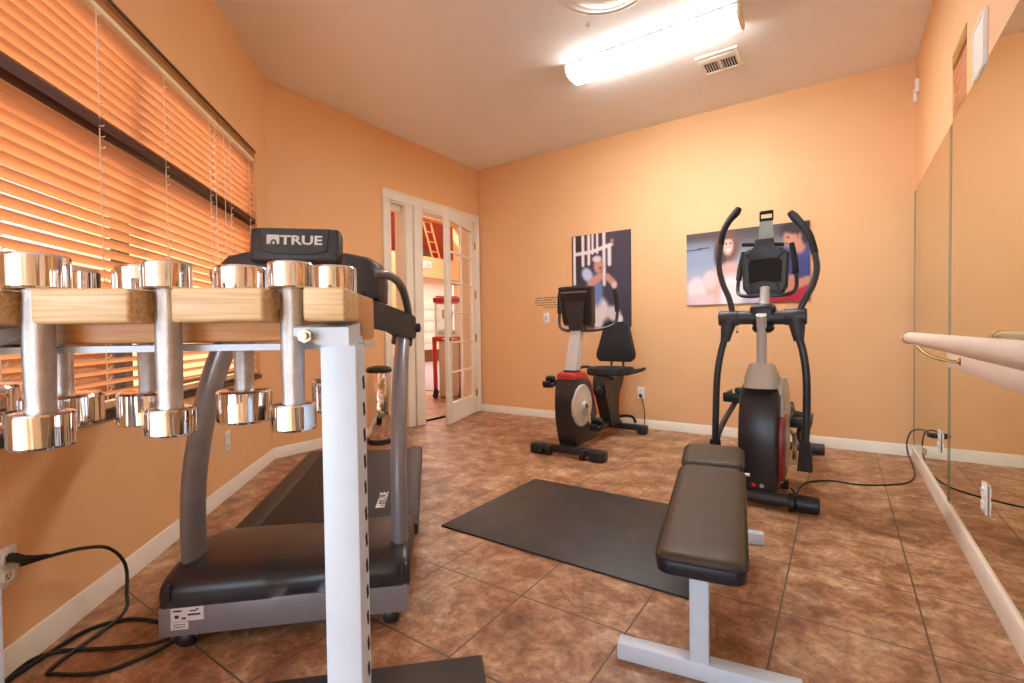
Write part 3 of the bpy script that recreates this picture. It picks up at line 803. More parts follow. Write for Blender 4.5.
def wall_plate(name, label, cat, loc, rz, holes, toggle=False):
    t = thing(name, label, cat, loc, rz)      # local -y faces the room
    b = MB(); b.box((0, -.003, 0), (.074, .006, .118), bev=.0025); b.build('cover_plate', M['white'], t)
    if toggle:
        b = MB(); b.box((0, -.0075, 0), (.024, .005, .04), bev=.001); b.build('toggle', M['lightgrey'], t)
    else:
        for z in (-.026, .026):
            b = MB(); b.box((0, -.0072, z), (.034, .003, .030), bev=.006); o = b.build('socket', M['white'], t)
            b = MB(); b.box((-.006, -.009, z + .003), (.002, .001, .009)); b.box((.006, -.009, z + .003), (.002, .001, .009)); b.cyl((0, -.0085, z - .008), (0, -.0095, z - .008), .0025, n=8)
            b.build('slots', M['ink'], o)
    return t
wall_plate('wall_switch', 'white wall switch plate below the wall lettering', 'switch', (-2.775, YB, 1.145), 0, 0, True)
wall_plate('wall_outlet', 'white outlet on the back wall behind the exercise bike', 'outlet', (-1.673, YB, .355), 0, 2)
wall_plate('wall_outlet', 'white outlet on the window wall near the far corner', 'outlet', A + WD * .882 + Vector((0, 0, .345)), WRZ + PI * 0, 2)
wall_plate('wall_outlet', 'white outlet at the left picture edge with a plugged cord', 'outlet', A + WD * 2.462 + Vector((0, 0, .325)), WRZ, 2)
wall_plate('wall_outlet', 'outlet set in the far mirror panel with a plugged cord', 'outlet', (X2 - .008, 3.55, .355), -PI / 2, 2)
wall_plate('wall_outlet', 'empty white outlet set in the near mirror panel', 'outlet', (X2 - .008, 2.53, .335), -PI / 2, 2)

# ------------------------------------------------------------------ floor mats
t = thing('floor_mat', 'large dark textured rubber mat lying between treadmill and bench', 'mat', (-1.075, 2.262, 0))
b = MB(); b.box((0, 0, .0045), (1.23, .92, .009), bev=.002); b.build('mat_sheet', M['rubber'], t)
TR = math.radians(44.3)
Tn = Vector((math.cos(TR), math.sin(TR), 0)); Tt = Vector((-math.sin(TR), math.cos(TR), 0))
cpos = Vector((-.907, 1.138, 0)) - Tn * .46 - Tt * .60
t = thing('floor_mat', 'dark rubber mat under the dumbbell rack at the bottom edge', 'mat', cpos, TR)
b = MB(); b.box((0, 0, .0045), (.92, 1.2, .009), bev=.003); b.build('mat_sheet', M['rubber'], t)

# ------------------------------------------------------------------ treadmill (local +x right, +y to the rear of the deck)
TO = Vector((-1.48, .857, 0)); TRZ = math.atan2(.698, .716)
td = thing('treadmill', 'grey and black treadmill running away beside the window wall', 'treadmill', TO, TRZ)
b = MB(); b.box((-.004, .02, .100), (.764, .04, .094), bev=.004); b.box((-.0, .22, .075), (.70, .40, .05), bev=.004); b.build('front_panel', M['silver'], td)
hp = [(0.0, .148), (-.004, .188), (.006, .214), (.035, .232), (.09, .243), (.2, .246), (.32, .237), (.44, .214), (.54, .18), (.60, .150)]
b = MB()
secs = []
for x, k in ((-.388, .80), (-.380, .93), (-.36, .985), (-.31, 1.0), (-.08, 1.0), (-.06, .985), (-.03, .93), (.0, .90), (.06, .90), (.10, .93), (.13, .985), (.15, 1.0), (.31, 1.0), (.36, .985), (.377, .93), (.384, .80)):
    ring = []
    for y, z in hp:
        kz = k
        ring.append((x, .3 + (y - .3) * (1 - (1 - k) * .25), .146 + (z - .146) * kz))
    ring.append((x, .60, .10)); ring.append((x, .0, .144))
    secs.append(ring)
b.rings(secs); b.build('motor_hood', M['hood'], td, 50)
for s, x in ((-1, -.352), (1, .345)):
    b = MB(); b.box((x, -.003, .195), (.012, .01, .055), bev=.0045); b.build('hood_slot', M['ink'], td)
b = MB(); b.box((.0, 1.28, .105), (.80, 1.42, .066), bev=.012); b.build('deck', M['deck'], td)
for s in (-1, 1):
    b = MB(); b.prism([(s * .40, .10), (s * .40, .142), (s * .385, .152), (s * .315, .152), (s * .30, .142), (s * .30, .10)], .52, 1.985, 'Y', bev=.004); b.build('side_rail', M['deck'], td)
b = MB(); b.box((0, 1.24, .1415), (.598, 1.44, .006), bev=.002); b.build('running_belt', M['belt'], td)
b = MB(); b.cyl((-.29, 1.955, .105), (.29, 1.955, .105), .036, n=20); b.build('rear_roller', M['black'], td)
for s in (-1, 1):
    b = MB(); b.box((s * .355, 1.97, .075), (.08, .06, .15), bev=.01); b.build('rear_foot', M['black'], td)
for s in (-1, 1):
    x = s * .32
    b = MB(); b.lathe((x, .04, .034), [(.014, -.026), (.026, -.026), (.032, -.018), (.034, -.006), (.034, .006), (.032, .018), (.026, .026), (.014, .026)], 24, 'X'); w = b.build('wheel', M['black'], td)
    b = MB(); b.cyl((x - .030, .04, .034), (x + .030, .04, .034), .016, n=18); b.cyl((x - .034, .04, .034), (x + .034, .04, .034), .007, n=12); b.build('hub', M['steel'], w)
for s in (-1, 1):
    b = MB()
    P = [(s * .345, .155, .22), (s * .345, .150, .36), (s * .345, .170, .52), (s * .345, .245, .70), (s * .347, .350, .85), (s * .352, .50, .985)]
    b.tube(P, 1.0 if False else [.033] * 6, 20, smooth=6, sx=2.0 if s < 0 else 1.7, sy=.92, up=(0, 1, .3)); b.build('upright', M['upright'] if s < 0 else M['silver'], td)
# console
b = MB()
sec = []
for x, zt, zb, yf in ((-.292, 1.215, 1.135, .275), (-.280, 1.252, 1.122, .23), (-.24, 1.282, 1.118, .205), (-.17, 1.296, 1.118, .190), (0, 1.296, 1.118, .185), (.17, 1.296, 1.118, .190), (.24, 1.284, 1.118, .205), (.278, 1.262, 1.122, .23), (.294, 1.225, 1.135, .275)):
    sec.append([(x, yf, zb + .012), (x, yf - .006, (zt + zb) / 2), (x, yf, zt - .01), (x, yf + .02, zt), (x, yf + .17, zt + .015), (x, yf + .2, zt - .03), (x, yf + .17, zb - .01), (x, yf + .03, zb)])
b.rings(sec); b.build('console', M['charcoal'], td, 40)
b = MB()
tilt = math.radians(-10)
b.box((-.0, .205, 1.311), (.306, .075, .128), rot=(tilt, 0, 0), bev=.018, seg=3); b.build('display_housing', M['charcoal'], td)
def pt(x, y, z):   # point on the tilted front face of the display housing
    v = Matrix.Rotation(tilt, 3, 'X') @ Vector((x, y, z)); return Vector((v.x, v.y + .205, v.z + 1.315))
b = MB()
ring = [(-.115, .055), (.115, .055), (.108, -.030), (.06, -.042), (-.06, -.042), (-.108, -.030)]
b.rings([[pt(x, -.0378, z) for x, z in ring], [pt(x * .985, -.0405, z * .97) for x, z in ring]]); b.build('name_panel', M['gloss_black'], td)
base = Matrix.Translation((0, .205, 1.315)) @ Matrix.Rotation(tilt, 4, 'X') @ Matrix.Translation((0, -.0412, 0)) @ Matrix.Rotation(PI / 2, 4, 'X')
text_mesh('lettering', 'TRUE', .046, M['print_white'], td, base @ Matrix.Translation((-.050, -.005, 0)) @ Matrix.Diagonal((1.28, 1, 1, 1)), .0006, .0013, 1.0)
def emblem(name, mtx, w, h, parent):
    b = MB()
    pts = [(0, 0), (0, h), (w, h), (w, 0), (w * .80, 0), (w * .77, h * .35), (w * .60, h * .55), (w * .40, h * .45), (w * .32, h * .25), (w * .30, 0)]
    A_ = [b.bm.verts.new(mtx @ Vector((x, y, 0))) for x, y in pts]; b.bm.faces.new(A_)
    pts = [(w * .44, 0), (w * .50, h * .3), (w * .60, h * .34), (w * .66, 0)]
    A_ = [b.bm.verts.new(mtx @ Vector((x, y, 0))) for x, y in pts]; b.bm.faces.new(A_)
    return b.build(name, M['print_white'], parent)
emblem('emblem', base @ Matrix.Translation((-.094, -.005, 0)), .042, .034, td)
for x, z in ((-.14, .045), (-.14, -.045), (.14, .045), (.14, -.045)):
    b = MB(); p0, p1 = pt(x, -.036, z), pt(x, -.0395, z); b.cyl(p0, p1, .004, n=10); b.build('screw', M['ink'], td)
for s in (-1, 1):
    b = MB()
    b.rings([[(s * .225, .20, 1.095), (s * .225, .27, 1.105), (s * .225, .27, 1.125 + .05), (s * .225, .20, 1.160)],
             [(s * .245, .16, 1.02), (s * .275, .26, 1.02), (s * .275, .26, 1.12), (s * .245, .16, 1.118)],
             [(s * .33, .33, .995), (s * .30, .42, .995), (s * .30, .42, 1.10), (s * .33, .33, 1.10)],
             [(s * .40, .47, .972), (s * .33, .54, .972), (s * .33, .54, 1.075), (s * .40, .47, 1.072)],
             [(s * .408, .50, .980), (s * .35, .56, .980), (s * .35, .56, 1.065), (s * .408, .50, 1.062)]])
    b.build('handrail', M['black'], td, 30)
    b = MB(); b.lathe((s * .40, .515, 1.02), [(.02, 0), (.02, s * .022), (.012, s * .028)], 16, 'X'); b.build('grip_knob', M['black'], td)
    b = MB(); b.tube([(s * .262, .22, 1.222), (s * .30, .26, 1.226), (s * .338, .36, 1.212), (s * .360, .44, 1.17), (s * .374, .50, 1.10), (s * .376, .52, 1.05)], .017, 12, smooth=5); b.build('grab_bar', M['upright'], td)
    b = MB(); b.tube([(s * .345, .49, .95), (s * .35, .50, .985)], .045, 14); b.build('upright_collar', M['black'], td)
text_mesh('lettering', 'TRUE', .060, M['print_white'], td, Matrix.Translation((.235, .815, .1456)) @ Matrix.Rotation(PI / 2, 4, 'Z') @ Matrix.Diagonal((1.2, 1, 1, 1)), .0004, .0014)
emblem('emblem', Matrix.Translation((.235, .755, .1462)) @ Matrix.Rotation(PI / 2, 4, 'Z'), .052, .044, td)
for (x, z, w, h) in ((-.302, .122, .094, .042), (-.325, .087, .05, .024)):
    b = MB(); b.box((x, -.0006, z), (w, .0012, h)); o = b.build('sticker', M['paper'], td)
    b = MB()
    if w > .06:
        for dx, dz, ww, hh in ((-.028, .012, .024, .005), (-.03, -.006, .012, .010), (.018, .010, .02, .004), (.02, -.002, .036, .006), (.03, .014, .008, .004), (-.01, -.012, .012, .006)):
            b.box((x + dx, -.0014, z + dz), (ww, .0006, hh))
    else:
        for dz in (-.004, .004): b.box((x, -.0014, z + dz), (.036, .0006, .002))
    b.build('sticker_print', M['ink'], o)

# treadmill cords
def cable(name, label, pts, r=.0055, smooth=8):
    b = MB(); b.tube(pts, r, 8, smooth=smooth); return tag(b.build(name, M['cable']), label, 'cord')
def W(s, o, z): p = A + WD * s + WN * o; return (p.x, p.y, z)
t = thing('power_cord', 'black power cord from the left outlet curling down to the treadmill', 'cord', (0, 0, 0))
b = MB()
b.tube([W(2.455, .035, .325), W(2.40, .07, .322), W(2.30, .10, .30), W(2.19, .11, .25), W(2.12, .12, .16), W(2.15, .14, .07), W(2.22, .16, .02), (-1.955, .385, .007), (-1.90, .385, .007), (-1.80, .46, .007), (-1.775, .56, .007), (-1.765, .64, .02), (-1.75, .68, .06)], .0058, 8, smooth=8)
b.build('cable', M['cable'], t)
b = MB(); b.tube([W(2.462, .010, .352), W(2.458, .022, .350), W(2.45, .040, .340), W(2.43, .055, .332), W(2.40, .068, .324)], [.013, .014, .012, .009, .007], 10); b.build('plug', M['cable'], t)
cable('extension_cord', 'thick black cord looping on the floor along the window baseboard', [(-1.79, .66, .05), (-1.86, .66, .010), (-1.95, .655, .007), (-2.06, .60, .007), (-2.10, .50, .007), (-2.04, .38, .007), (-1.95, .24, .007), (-1.86, .10, .007)], .0065)
cable('extension_cord', 'second black cord lying straight across the floor toward the treadmill front', [(-1.77, .62, .03), (-1.83, .58, .010), (-1.93, .50, .0075), (-2.03, .42, .0075), (-2.05, .36, .0075), (-2.0, .30, .0075), (-1.93, .27, .0075)], .0062)

# ------------------------------------------------------------------ dumbbell rack and dumbbells
RO = Vector((-.526, .389, 0)); RRZ = math.radians(39.9)
rk = thing('dumbbell_rack', 'white steel dumbbell rack with notched oak rails in the foreground', 'rack', RO, RRZ)
def post(x0):
    b = MB(); b.box((x0 + .0235, .041, .492), (.047, .057, .985), bev=.004); o = b.build('post', M['whitesteel'], rk)
    b = MB()
    for k in range(24): b.box((x0 + .0475, .041 + .010, .08 + k * .037), (.0012, .008, .018), rot=(.25, 0, 0))
    b.build('slot_row', M['vent_dark'], o)
post(-.037); post(-.522)
def bracket(x0, sgn):
    b = MB()
    b.rings([[(x0, .014, 1.008), (x0 + sgn * .07, .014, 1.008), (x0 + sgn * .07, .014, .998), (x0 + sgn * .035, .014, .984), (x0, .014, .982)],
             [(x0, .10, 1.0165), (x0 + sgn * .07, .10, 1.0165), (x0 + sgn * .07, .10, .998), (x0 + sgn * .035, .10, .984), (x0, .10, .982)]])
    o = b.build('bracket', M['whitesteel'], rk, 20)
    b = MB(); b.lathe((x0 + sgn * .052, .004, .997), [(.009, -.004), (.009, .012)], 6, 'Y'); b.cyl((x0 + sgn * .052, .012, .997), (x0 + sgn * .052, -.006, .997), .005, n=10); b.build('bolt', M['steel'], o)
bracket(0.0, -1); bracket(-.512, 1)
b = MB(); b.box((-.42, .105, .982), (.86, .07, .009)); b.build('flat_bar', M['whitesteel'], rk)
b = MB(); b.box((-.26, .041, .06), (.44, .05, .05), bev=.004); b.build('cross_tube', M['whitesteel'], rk)
for x in (-.013, -.498):
    b = MB(); b.box((x, .10, .032), (.05, .62, .045), bev=.005); b.build('base_foot', M['whitesteel'], rk)
b = MB(); b.box((-.42, .137, 1.024), (.84, .118, .070), bev=.006); b.build('spine_board', M['oakend'], rk)
PITCHX = .1605
fr = [(-.0535, 0.0), (-.2125, -.1015), (-.373, -.2600), (-.534, -.421), (-.695, -.582), (-.85, -.743)]
for x0, x1 in fr:
    w = x1 - x0
    b = MB(); b.box(((x0 + x1) / 2, .040, 1.038), (w, .080, .0435), bev=.005, seg=3); b.build('oak_block', M['oak'], rk)
    x0, x1 = {-.0535: (-.0535, -.028), -.534: (-.503, -.421), -.695: (-.638, -.556), -.85: (-.80, -.692)}.get(x0, (x0, x1))
    b = MB(); b.box(((x0 + x1) / 2, .240, 1.038), (x1 - x0, .096, .0435), bev=.005, seg=3); b.build('oak_block', M['oak'], rk)

def dumbbell(x, y, hr, hh, gr, ztop, zhead, zl, label, tilt=(0, 0)):
    """x,y in the rack frame; hr head radius, hh head height, gr grip radius; zhead underside of the top head, zl top of the lower head"""
    p = Matrix.Rotation(RRZ, 3, 'Z') @ Vector((x, y, 0)) + RO
    t = thing('dumbbell', label, 'dumbbell', (p.x, p.y, zl - hh), 0, 'chrome dumbbells hanging in the rack')
    t.rotation_euler = (tilt[0], tilt[1], random.uniform(0, 1))
    L_ = zhead - (zl - hh)
    def head(z0):
        bb = MB(); e = hr * .10
        bb.lathe((0, 0, z0), [(hr * .30, 0), (hr - e * 1.6, 0), (hr - e * .5, e * .35), (hr, e * 1.2), (hr, hh - e * 1.2), (hr - e * .5, hh - e * .35), (hr - e * 1.6, hh), (hr * .30, hh)], 48)
        return bb.build('head', M['chrome'], t, 25)
    head(0); head(L_)
    bb = MB()
    a0, a1 = hh, L_
    bb.lathe((0, 0, 0), [(gr * 1.05, a0 - .002), (gr * .96, a0 + .008), (gr * 1.0, a0 + .02), (gr * 1.06, (a0 + a1) / 2), (gr * 1.0, a1 - .02), (gr * .96, a1 - .008), (gr * 1.05, a1 + .002)], 32)
    bb.build('handle', M['knurl'], t)
    return t
ZB = 1.0602
dumbbell(-.400, .045, .0345, .047, .0160, 0, ZB, .903, 'front chrome dumbbell with the tallest heads, hanging farthest left in the front row')
dumbbell(-.241, .045, .0290, .037, .0148, 0, ZB, .904, 'front chrome dumbbell hanging between the two long oak blocks')
dumbbell(-.082, .045, .0290, .037, .0145, 0, ZB, .906, 'front chrome dumbbell hanging nearest the white rack post')
dumbbell(-.665, .245, .056, .052, .0155, 0, ZB, .922, 'rear chrome dumbbell cut off by the left picture edge')
dumbbell(-.529, .245, .055, .055, .0155, 0, ZB, .905, 'rear chrome dumbbell partly behind the tall headed front dumbbell at left')
dumbbell(-.390, .245, .046, .058, .0155, 0, ZB, .906, 'rear chrome dumbbell mostly behind the middle front dumbbell')
dumbbell(-.234, .245, .044, .058, .0155, 0, ZB, .905, 'rear chrome dumbbell right of the treadmill upright, its whole lower head in view')
dumbbell(-.079, .245, .0395, .058, .0155, 0, ZB, .920, 'rear chrome dumbbell mostly hidden behind the white rack post')

# ------------------------------------------------------------------ flat bench
BO = Vector((-.317, 1.40, 0)); BRZ = math.radians(10)
bn = thing('weight_bench', 'flat weight bench with brown black vinyl pad on white steel frame', 'bench', BO, BRZ)
b = MB(); b.box((0, 0.025, .025), (.49, .05, .05), bev=.004); b.build('front_foot', M['whitesteel'], bn)
b = MB(); b.box((0, 1.045, .025), (.42, .05, .05), bev=.004); b.build('rear_foot', M['whitesteel'], bn)
b = MB(); b.box((-.012, .028, .20), (.052, .05, .335), bev=.004); b.build('front_post', M['whitesteel'], bn)
b = MB(); b.box((-.0, 1.045, .20), (.052, .05, .335), bev=.004); b.build('rear_post', M['whitesteel'], bn)
b = MB(); b.box((0, .50, .345), (.05, 1.12, .05), bev=.004); b.build('spine_tube', M['whitesteel'], bn)
def pad(y0, y1, w0, w1, z0, z1, tilt=0.0):
    def outline(k, ins):
        pts = []
        rr = .035
        for (cx, cy, a0) in ((1, 1, 0), (-1, 1, 90), (-1, -1, 180), (1, -1, 270)):
            w = (w1 if cy > 0 else w0) - ins
            ye = (y1 - ins) if cy > 0 else (y0 + ins)
            for j in range(7):
                a = math.radians(a0 + 90 * j / 6)
                pts.append((cx * (w - rr) + rr * math.cos(a), ye - cy * rr + rr * math.sin(a)))
        return pts
    def lift(y): return (y - y0) * tilt
    def ring(z, ins): return [(x, y, z + lift(y)) for x, y in outline(0, ins)]
    return ring
for nm, y0, y1, w0, w1, z0, z1, tl in (('pad', -.178, .712, .108, .122, .372, .432, 0.0), ('head_pad', .722, 1.045, .120, .126, .376, .440, .03)):
    R_ = pad(y0, y1, w0, w1, z0, z1, tl)
    b = MB(); b.rings([R_(z0, .010), R_(z0 + .006, .002), R_(z0 + .022, 0), R_(z1 - .022, 0), R_(z1 - .017, .002)]); po = b.build(nm, M['vinylside'], bn, 40)
    b = MB(); b.rings([R_(z1 - .018, .001), R_(z1 - .010, .004), R_(z1 - .003, .012), R_(z1, .026), R_(z1 + .002, .06)]); b.build('pad_top', M['vinyl'], po, 60)
    b = MB(); rr = R_(z1 - .018, -.001); b.tube(rr, .0035, 6, closed=True); b.build('piping', M['vinylside'], po)
b = MB(); b.cyl((.10, .716, .405), (.142, .716, .405), .008, n=12); b.build('pivot_bolt', M['steel'], bn)

# ------------------------------------------------------------------ elliptical (local origin under its front, +y to the rear)
el = thing('elliptical_trainer', 'black and grey elliptical trainer with tall curved arms near the mirror', 'elliptical', (-.38, 2.95, 0))
b = MB(); b.cyl((-.27, .035, .055), (.22, .035, .055), .034, n=20); b.build('front_stabilizer', M['tube_dark'], el)
for s in (-1, 1):
    b = MB(); b.lathe((s * .24, .035, .052), [(.038, -.055), (.046, -.05), (.046, .045), (.040, .052)], 20, 'X'); b.build('end_cap', M['black'], el)
    b = MB(); b.lathe((s * .165, .035, .048), [(.044, -.018), (.050, -.012), (.050, .012), (.044, .018)], 20, 'X'); b.build('transport_wheel', M['black'], el)
    b = MB(); b.lathe((s * .235, 1.47, .046), [(.036, -.05), (.044, -.045), (.044, .04), (.038, .046)], 20, 'X'); b.build('end_cap', M['black'], el)
b = MB(); b.cyl((-.23, 1.47, .05), (.23, 1.47, .05), .033, n=20); b.build('rear_stabilizer', M['tube_dark'], el)
b = MB(); b.tube([(0, .05, .085), (0, .5, .085), (0, 1.46, .07)], .032, 10, sx=.8, sy=1.2); b.build('base_rail', M['tube_dark'], el)
b = MB(); b.cyl((.092, .45, .0), (.092, .45, .05), .026, n=14); b.cyl((0, .45, .07), (.09, .45, .05), .018, n=10); b.build('middle_foot', M['black'], el)
# drum shroud
def drum_prof(cy, cz, r, n=40): return [(cy + r * math.cos(2 * PI * k / n), cz + r * math.sin(2 * PI * k / n)) for k in range(n)]
b = MB()
prof = [(.04, .085), (.03, .16), (.022, .26), (.024, .38), (.04, .48), (.07, .57), (.11, .63), (.16, .665), (.26, .69), (.40, .675), (.52, .62), (.61, .53), (.66, .42), (.66, .30), (.62, .20), (.55, .12), (.48, .085)]
secs = []
for x, k in ((-.106, .93), (-.100, .975), (-.08, 1.0), (.075, 1.0), (.092, .975), (.098, .93)):
    secs.append([(x, .36 + (y - .36) * k, .37 + (z - .37) * k) for y, z in prof])
b.rings(secs); b.build('drum_shroud', M['hood'], el, 35)
b = MB(); b.prism([(max(.17, .36 + (y - .36) * .92), .38 + (z - .38) * .92) for y, z in prof if y > .02], .094, .112, 'X', bev=.004); b.build('side_panel', M['creamgrey'], el)
b = MB(); b.prism([(.085, .14), (.055, .22), (.045, .32), (.055, .41), (.085, .49), (.30, .49), (.24, .40), (.22, .30), (.24, .20), (.30, .13)], .098, .119, 'X', bev=.003); b.build('red_accent', M['darkred'], el)
b = MB(); b.prism([(.20, .60), (.17, .62), (.14, .61), (.13, .62), (.16, .675), (.24, .705), (.40, .70), (.55, .64), (.65, .53), (.69, .42), (.65, .42), (.61, .52), (.52, .60), (.40, .65), (.27, .65)], .085, .110, 'X', bev=.004); b.build('cream_rim', M['creamgrey'], el)
for x, m in ((-.023, 'dot_red'), (.018, 'dot_grey')):
    b = MB(); b.lathe((x, .034, .115), [(.011, .01), (.011, -.004), (.004, -.006)], 14, 'Y'); b.build('socket_dot', M[m], el)
b = MB()
sec = []
for z, wx, y0, y1 in ((.655, .094, .07, .36), (.70, .090, .085, .33), (.75, .078, .10, .29), (.785, .066, .115, .26), (.792, .055, .125, .25)):
    sec.append([(wx * c1, (y0 + y1) / 2 + (y1 - y0) / 2 * s1, z) for c1, s1 in [(math.copysign(abs(math.cos(a)) ** .6, math.cos(a)), math.copysign(abs(math.sin(a)) ** .6, math.sin(a))) for a in [2 * PI * k / 28 for k in range(28)]]])
b.rings(sec); b.build('mast_shroud', M['creamgrey'], el, 40)
b = MB(); b.tube([(-.004, .20, .76), (.0, .185, .88), (.006, .145, 1.0), (.008, .105, 1.075)], .027, 18, smooth=4); b.build('mast', M['lightgrey'], el)
b = MB(); b.tube([(.012, .16, 1.10), (.014, .20, 1.16), (.014, .23, 1.235)], .026, 18); b.build('console_neck', M['lightgrey'], el)
b = MB(); b.cyl((-.215, .16, 1.064), (.22, .16, 1.056), .040, n=24); b.build('crossbar', M['charcoal'], el)
for s, x in ((-1, -.225), (1, .228)):
    b = MB(); b.lathe((x - s * .055, .16, 1.060), [(.043, -.055), (.046, -.05), (.046, .045), (.042, .055)], 24, 'X'); b.build('pivot_sleeve', M['charcoal'], el)
b = MB(); b.box((.010, .175, 1.075), (.135, .11, .125), bev=.03, seg=3); b.sphere((.010, .175, 1.0), (.06, .05, .035), 18); b.build('pivot_hub', M['black'], el)
Lu = [(-.150, .15, 1.095), (-.171, .16, 1.182), (-.208, .18, 1.269), (-.236, .21, 1.384), (-.232, .25, 1.517), (-.224, .27, 1.594), (-.194, .3, 1.669), (-.161, .34, 1.722), (-.145, .35, 1.752)]
Ru = [(.190, .15, 1.085), (.223, .16, 1.168), (.255, .18, 1.238), (.272, .21, 1.327), (.262, .24, 1.415), (.236, .27, 1.519), (.201, .3, 1.584), (.158, .34, 1.649), (.132, .35, 1.684)]
for P in (Lu, Ru):
    b = MB(); b.tube(P[:5], .0165, 12, smooth=5); o = b.build('upper_arm', M['tube_dark'], el)
    b = MB(); b.tube(P[4:], [.018, .019, .020, .025, .018], 14, smooth=5); b.build('foam_grip', M['softblack'], o)
Ll = [(-.165, .155, 1.05), (-.192, .15, .942), (-.218, .15, .839), (-.238, .15, .687), (-.250, .165, .438), (-.254, .17, .30)]
Rl = [(.175, .155, 1.05), (.190, .15, .945), (.212, .15, .850), (.226, .15, .709), (.225, .165, .483), (.219, .17, .34)]
for P in (Ll, Rl):
    b = MB(); b.tube(P[1:], .0195, 14, smooth=5); o = b.build('lower_arm', M['tube_dark'], el)
    a0, a1 = Vector(P[0]), Vector(P[1]); 
    b = MB(); b.tube([a0, a0 * .4 + a1 * .6, a1 - Vector((0, 0, .02))], [.044, .036, .025], 16); b.build('arm_socket', M['charcoal'], el)
    e = Vector(P[-1])
    b = MB()
    b.rings([[e + Vector((sx * .024, sy * .026, .02)) for sx, sy in ((-1, -1), (1, -1), (1, 1), (-1, 1))],
             [e + Vector((sx * .032, sy * .034 - .004, -.05)) for sx, sy in ((-1, -1), (1, -1), (1, 1), (-1, 1))],
             [e + Vector((sx * .036, sy * .044 - .014, -.135)) for sx, sy in ((-1, -1), (1, -1), (1, 1), (-1, 1))]])
    b.build('arm_boot', M['softblack'], el, 30)
# pedal links, pedals, crank
for s, (x, y, z) in ((1, (.165, .80, .36)), (-1, (-.235, .80, .50))):
    e = Vector((.219, .17, .24)) if s > 0 else Vector((-.254, .17, .28))
    b = MB(); b.tube([e + Vector((0, .02, 0)), e + Vector((0, .16, .02 if s > 0 else .08)), Vector((x, y - .20, z - .05)), Vector((x, y + .12, z - .035)), Vector((s * .14, 1.06, .33 if s > 0 else .42))], .018, 10, smooth=4); b.build('pedal_link', M['tube_dark'], el)
    b = MB(); b.box((x, y, z), (.125, .34, .025), bev=.010)
    b.box((x - .058, y, z + .025), (.010, .32, .04), bev=.004); b.box((x + .058, y, z + .025), (.010, .32, .04), bev=.004); b.box((x, y - .165, z + .028), (.12, .012, .05), bev=.004)
    b.build('pedal', M['black'], el)
b = MB(); b.lathe((0, 1.06, .37), [(.02, -.16), (.03, -.11), (.09, -.10), (.09, .10), (.03, .11), (.02, .16)], 24, 'X'); b.box((0, 1.06, .21), (.09, .12, .26), bev=.02); b.build('crank_hub', M['black'], el)
b = MB(); b.cyl((.13, .72, .30), (.13, .74, .12), .014, n=8); b.cyl((.12, .60, .33), (.13, .90, .22), .012, n=8); b.build('linkage', M['steel'], el)
# console
b = MB()
def cring(y, sc, dz=0): return [(.006 + x * sc, y, 1.335 + (z - 1.335) * sc + dz) for x, z in ((-.125, 1.44), (-.09, 1.475), (.09, 1.475), (.125, 1.44), (.118, 1.24), (.085, 1.19), (-.085, 1.19), (-.118, 1.24))]
b.rings([cring(.265, .90), cring(.275, 1.0), cring(.31, 1.02), cring(.335, .98)]); b.build('console', M['charcoal'], el, 30)
b = MB()
b.rings([[(.006 + x, .263 - (.012 if i in (1, 2) else 0), z) for i, (x, z) in enumerate(((-.088, 1.395), (-.06, 1.402), (.066, 1.402), (.094, 1.395), (.088, 1.27), (-.082, 1.27)))],
         [(.006 + x, .275, z) for x, z in ((-.09, 1.40), (-.06, 1.41), (.066, 1.41), (.096, 1.40), (.09, 1.265), (-.084, 1.265))]])
b.build('console_recess', M['softblack'], el, 30)
b = MB(); b.prism([(-.075, 1.215), (-.07, 1.265), (.0, 1.285), (.075, 1.265), (.085, 1.215)], .245, .28, 'Y', bev=.008); b.build('lower_cover', M['charcoal'], el)
b = MB(); b.prism([(-.10, 1.445), (-.045, 1.475), (-.045, 1.53), (.055, 1.53), (.055, 1.475), (.112, 1.445), (.08, 1.405), (-.07, 1.405)], .25, .285, 'Y', bev=.008); b.build('upper_cover', M['charcoal'], el)
b = MB(); b.rings([[(-.040, .335, 1.50), (.050, .335, 1.50), (.038, .375, 1.655), (-.032, .375, 1.655)], [(-.040, .341, 1.50), (.050, .341, 1.50), (.038, .381, 1.655), (-.032, .381, 1.655)]]); b.build('book_rest', M['bookrest'], el)
b = MB()
b.box((.003, .385, 1.665), (.074, .012, .016)); b.box((.003, .400, 1.713), (.074, .012, .022), bev=.004); b.box((-.031, .392, 1.69), (.008, .012, .05)); b.box((.037, .392, 1.69), (.008, .012, .05)); b.build('tablet_clip', M['softblack'], el)
b = MB(); b.cyl((-.13, .36, 1.522), (.10, .36, 1.50), .012, n=10); b.build('shelf_bar', M['softblack'], el)
for P in ([(.010, .235, 1.195), (-.07, .25, 1.190), (-.130, .28, 1.205), (-.150, .33, 1.245), (-.146, .37, 1.35)], [(.018, .235, 1.195), (.099, .25, 1.190), (.150, .28, 1.205), (.168, .33, 1.255), (.156, .38, 1.38)]):
    b = MB(); b.tube(P, .011, 10, smooth=5); o = b.build('pulse_bar', M['tube_dark'], el)
    q = Vector(P[-1]); b = MB(); b.tube([Vector(P[-2]) * .45 + q * .55, q + Vector((-.004 if q.x > 0 else .004, .01, .03)), q + Vector((-.020 if q.x > 0 else .02, .03, .13))], [.017, .018, .014], 12, smooth=3); b.build('pulse_grip', M['softblack'], o)
b = MB(); b.cyl((-.118, .11, 1.10), (-.118, .105, .985), .0014, n=5); b.sphere((-.118, .105, .978), .007, 10); b.build('safety_cord', M['ink'], el)
b = MB(); b.box((-.155, .42, .60), (.05, .07, .035), bev=.008); b.cyl((-.15, .42, .59), (-.13, .42, .46), .016, n=10); b.build('lever', M['black'], el)

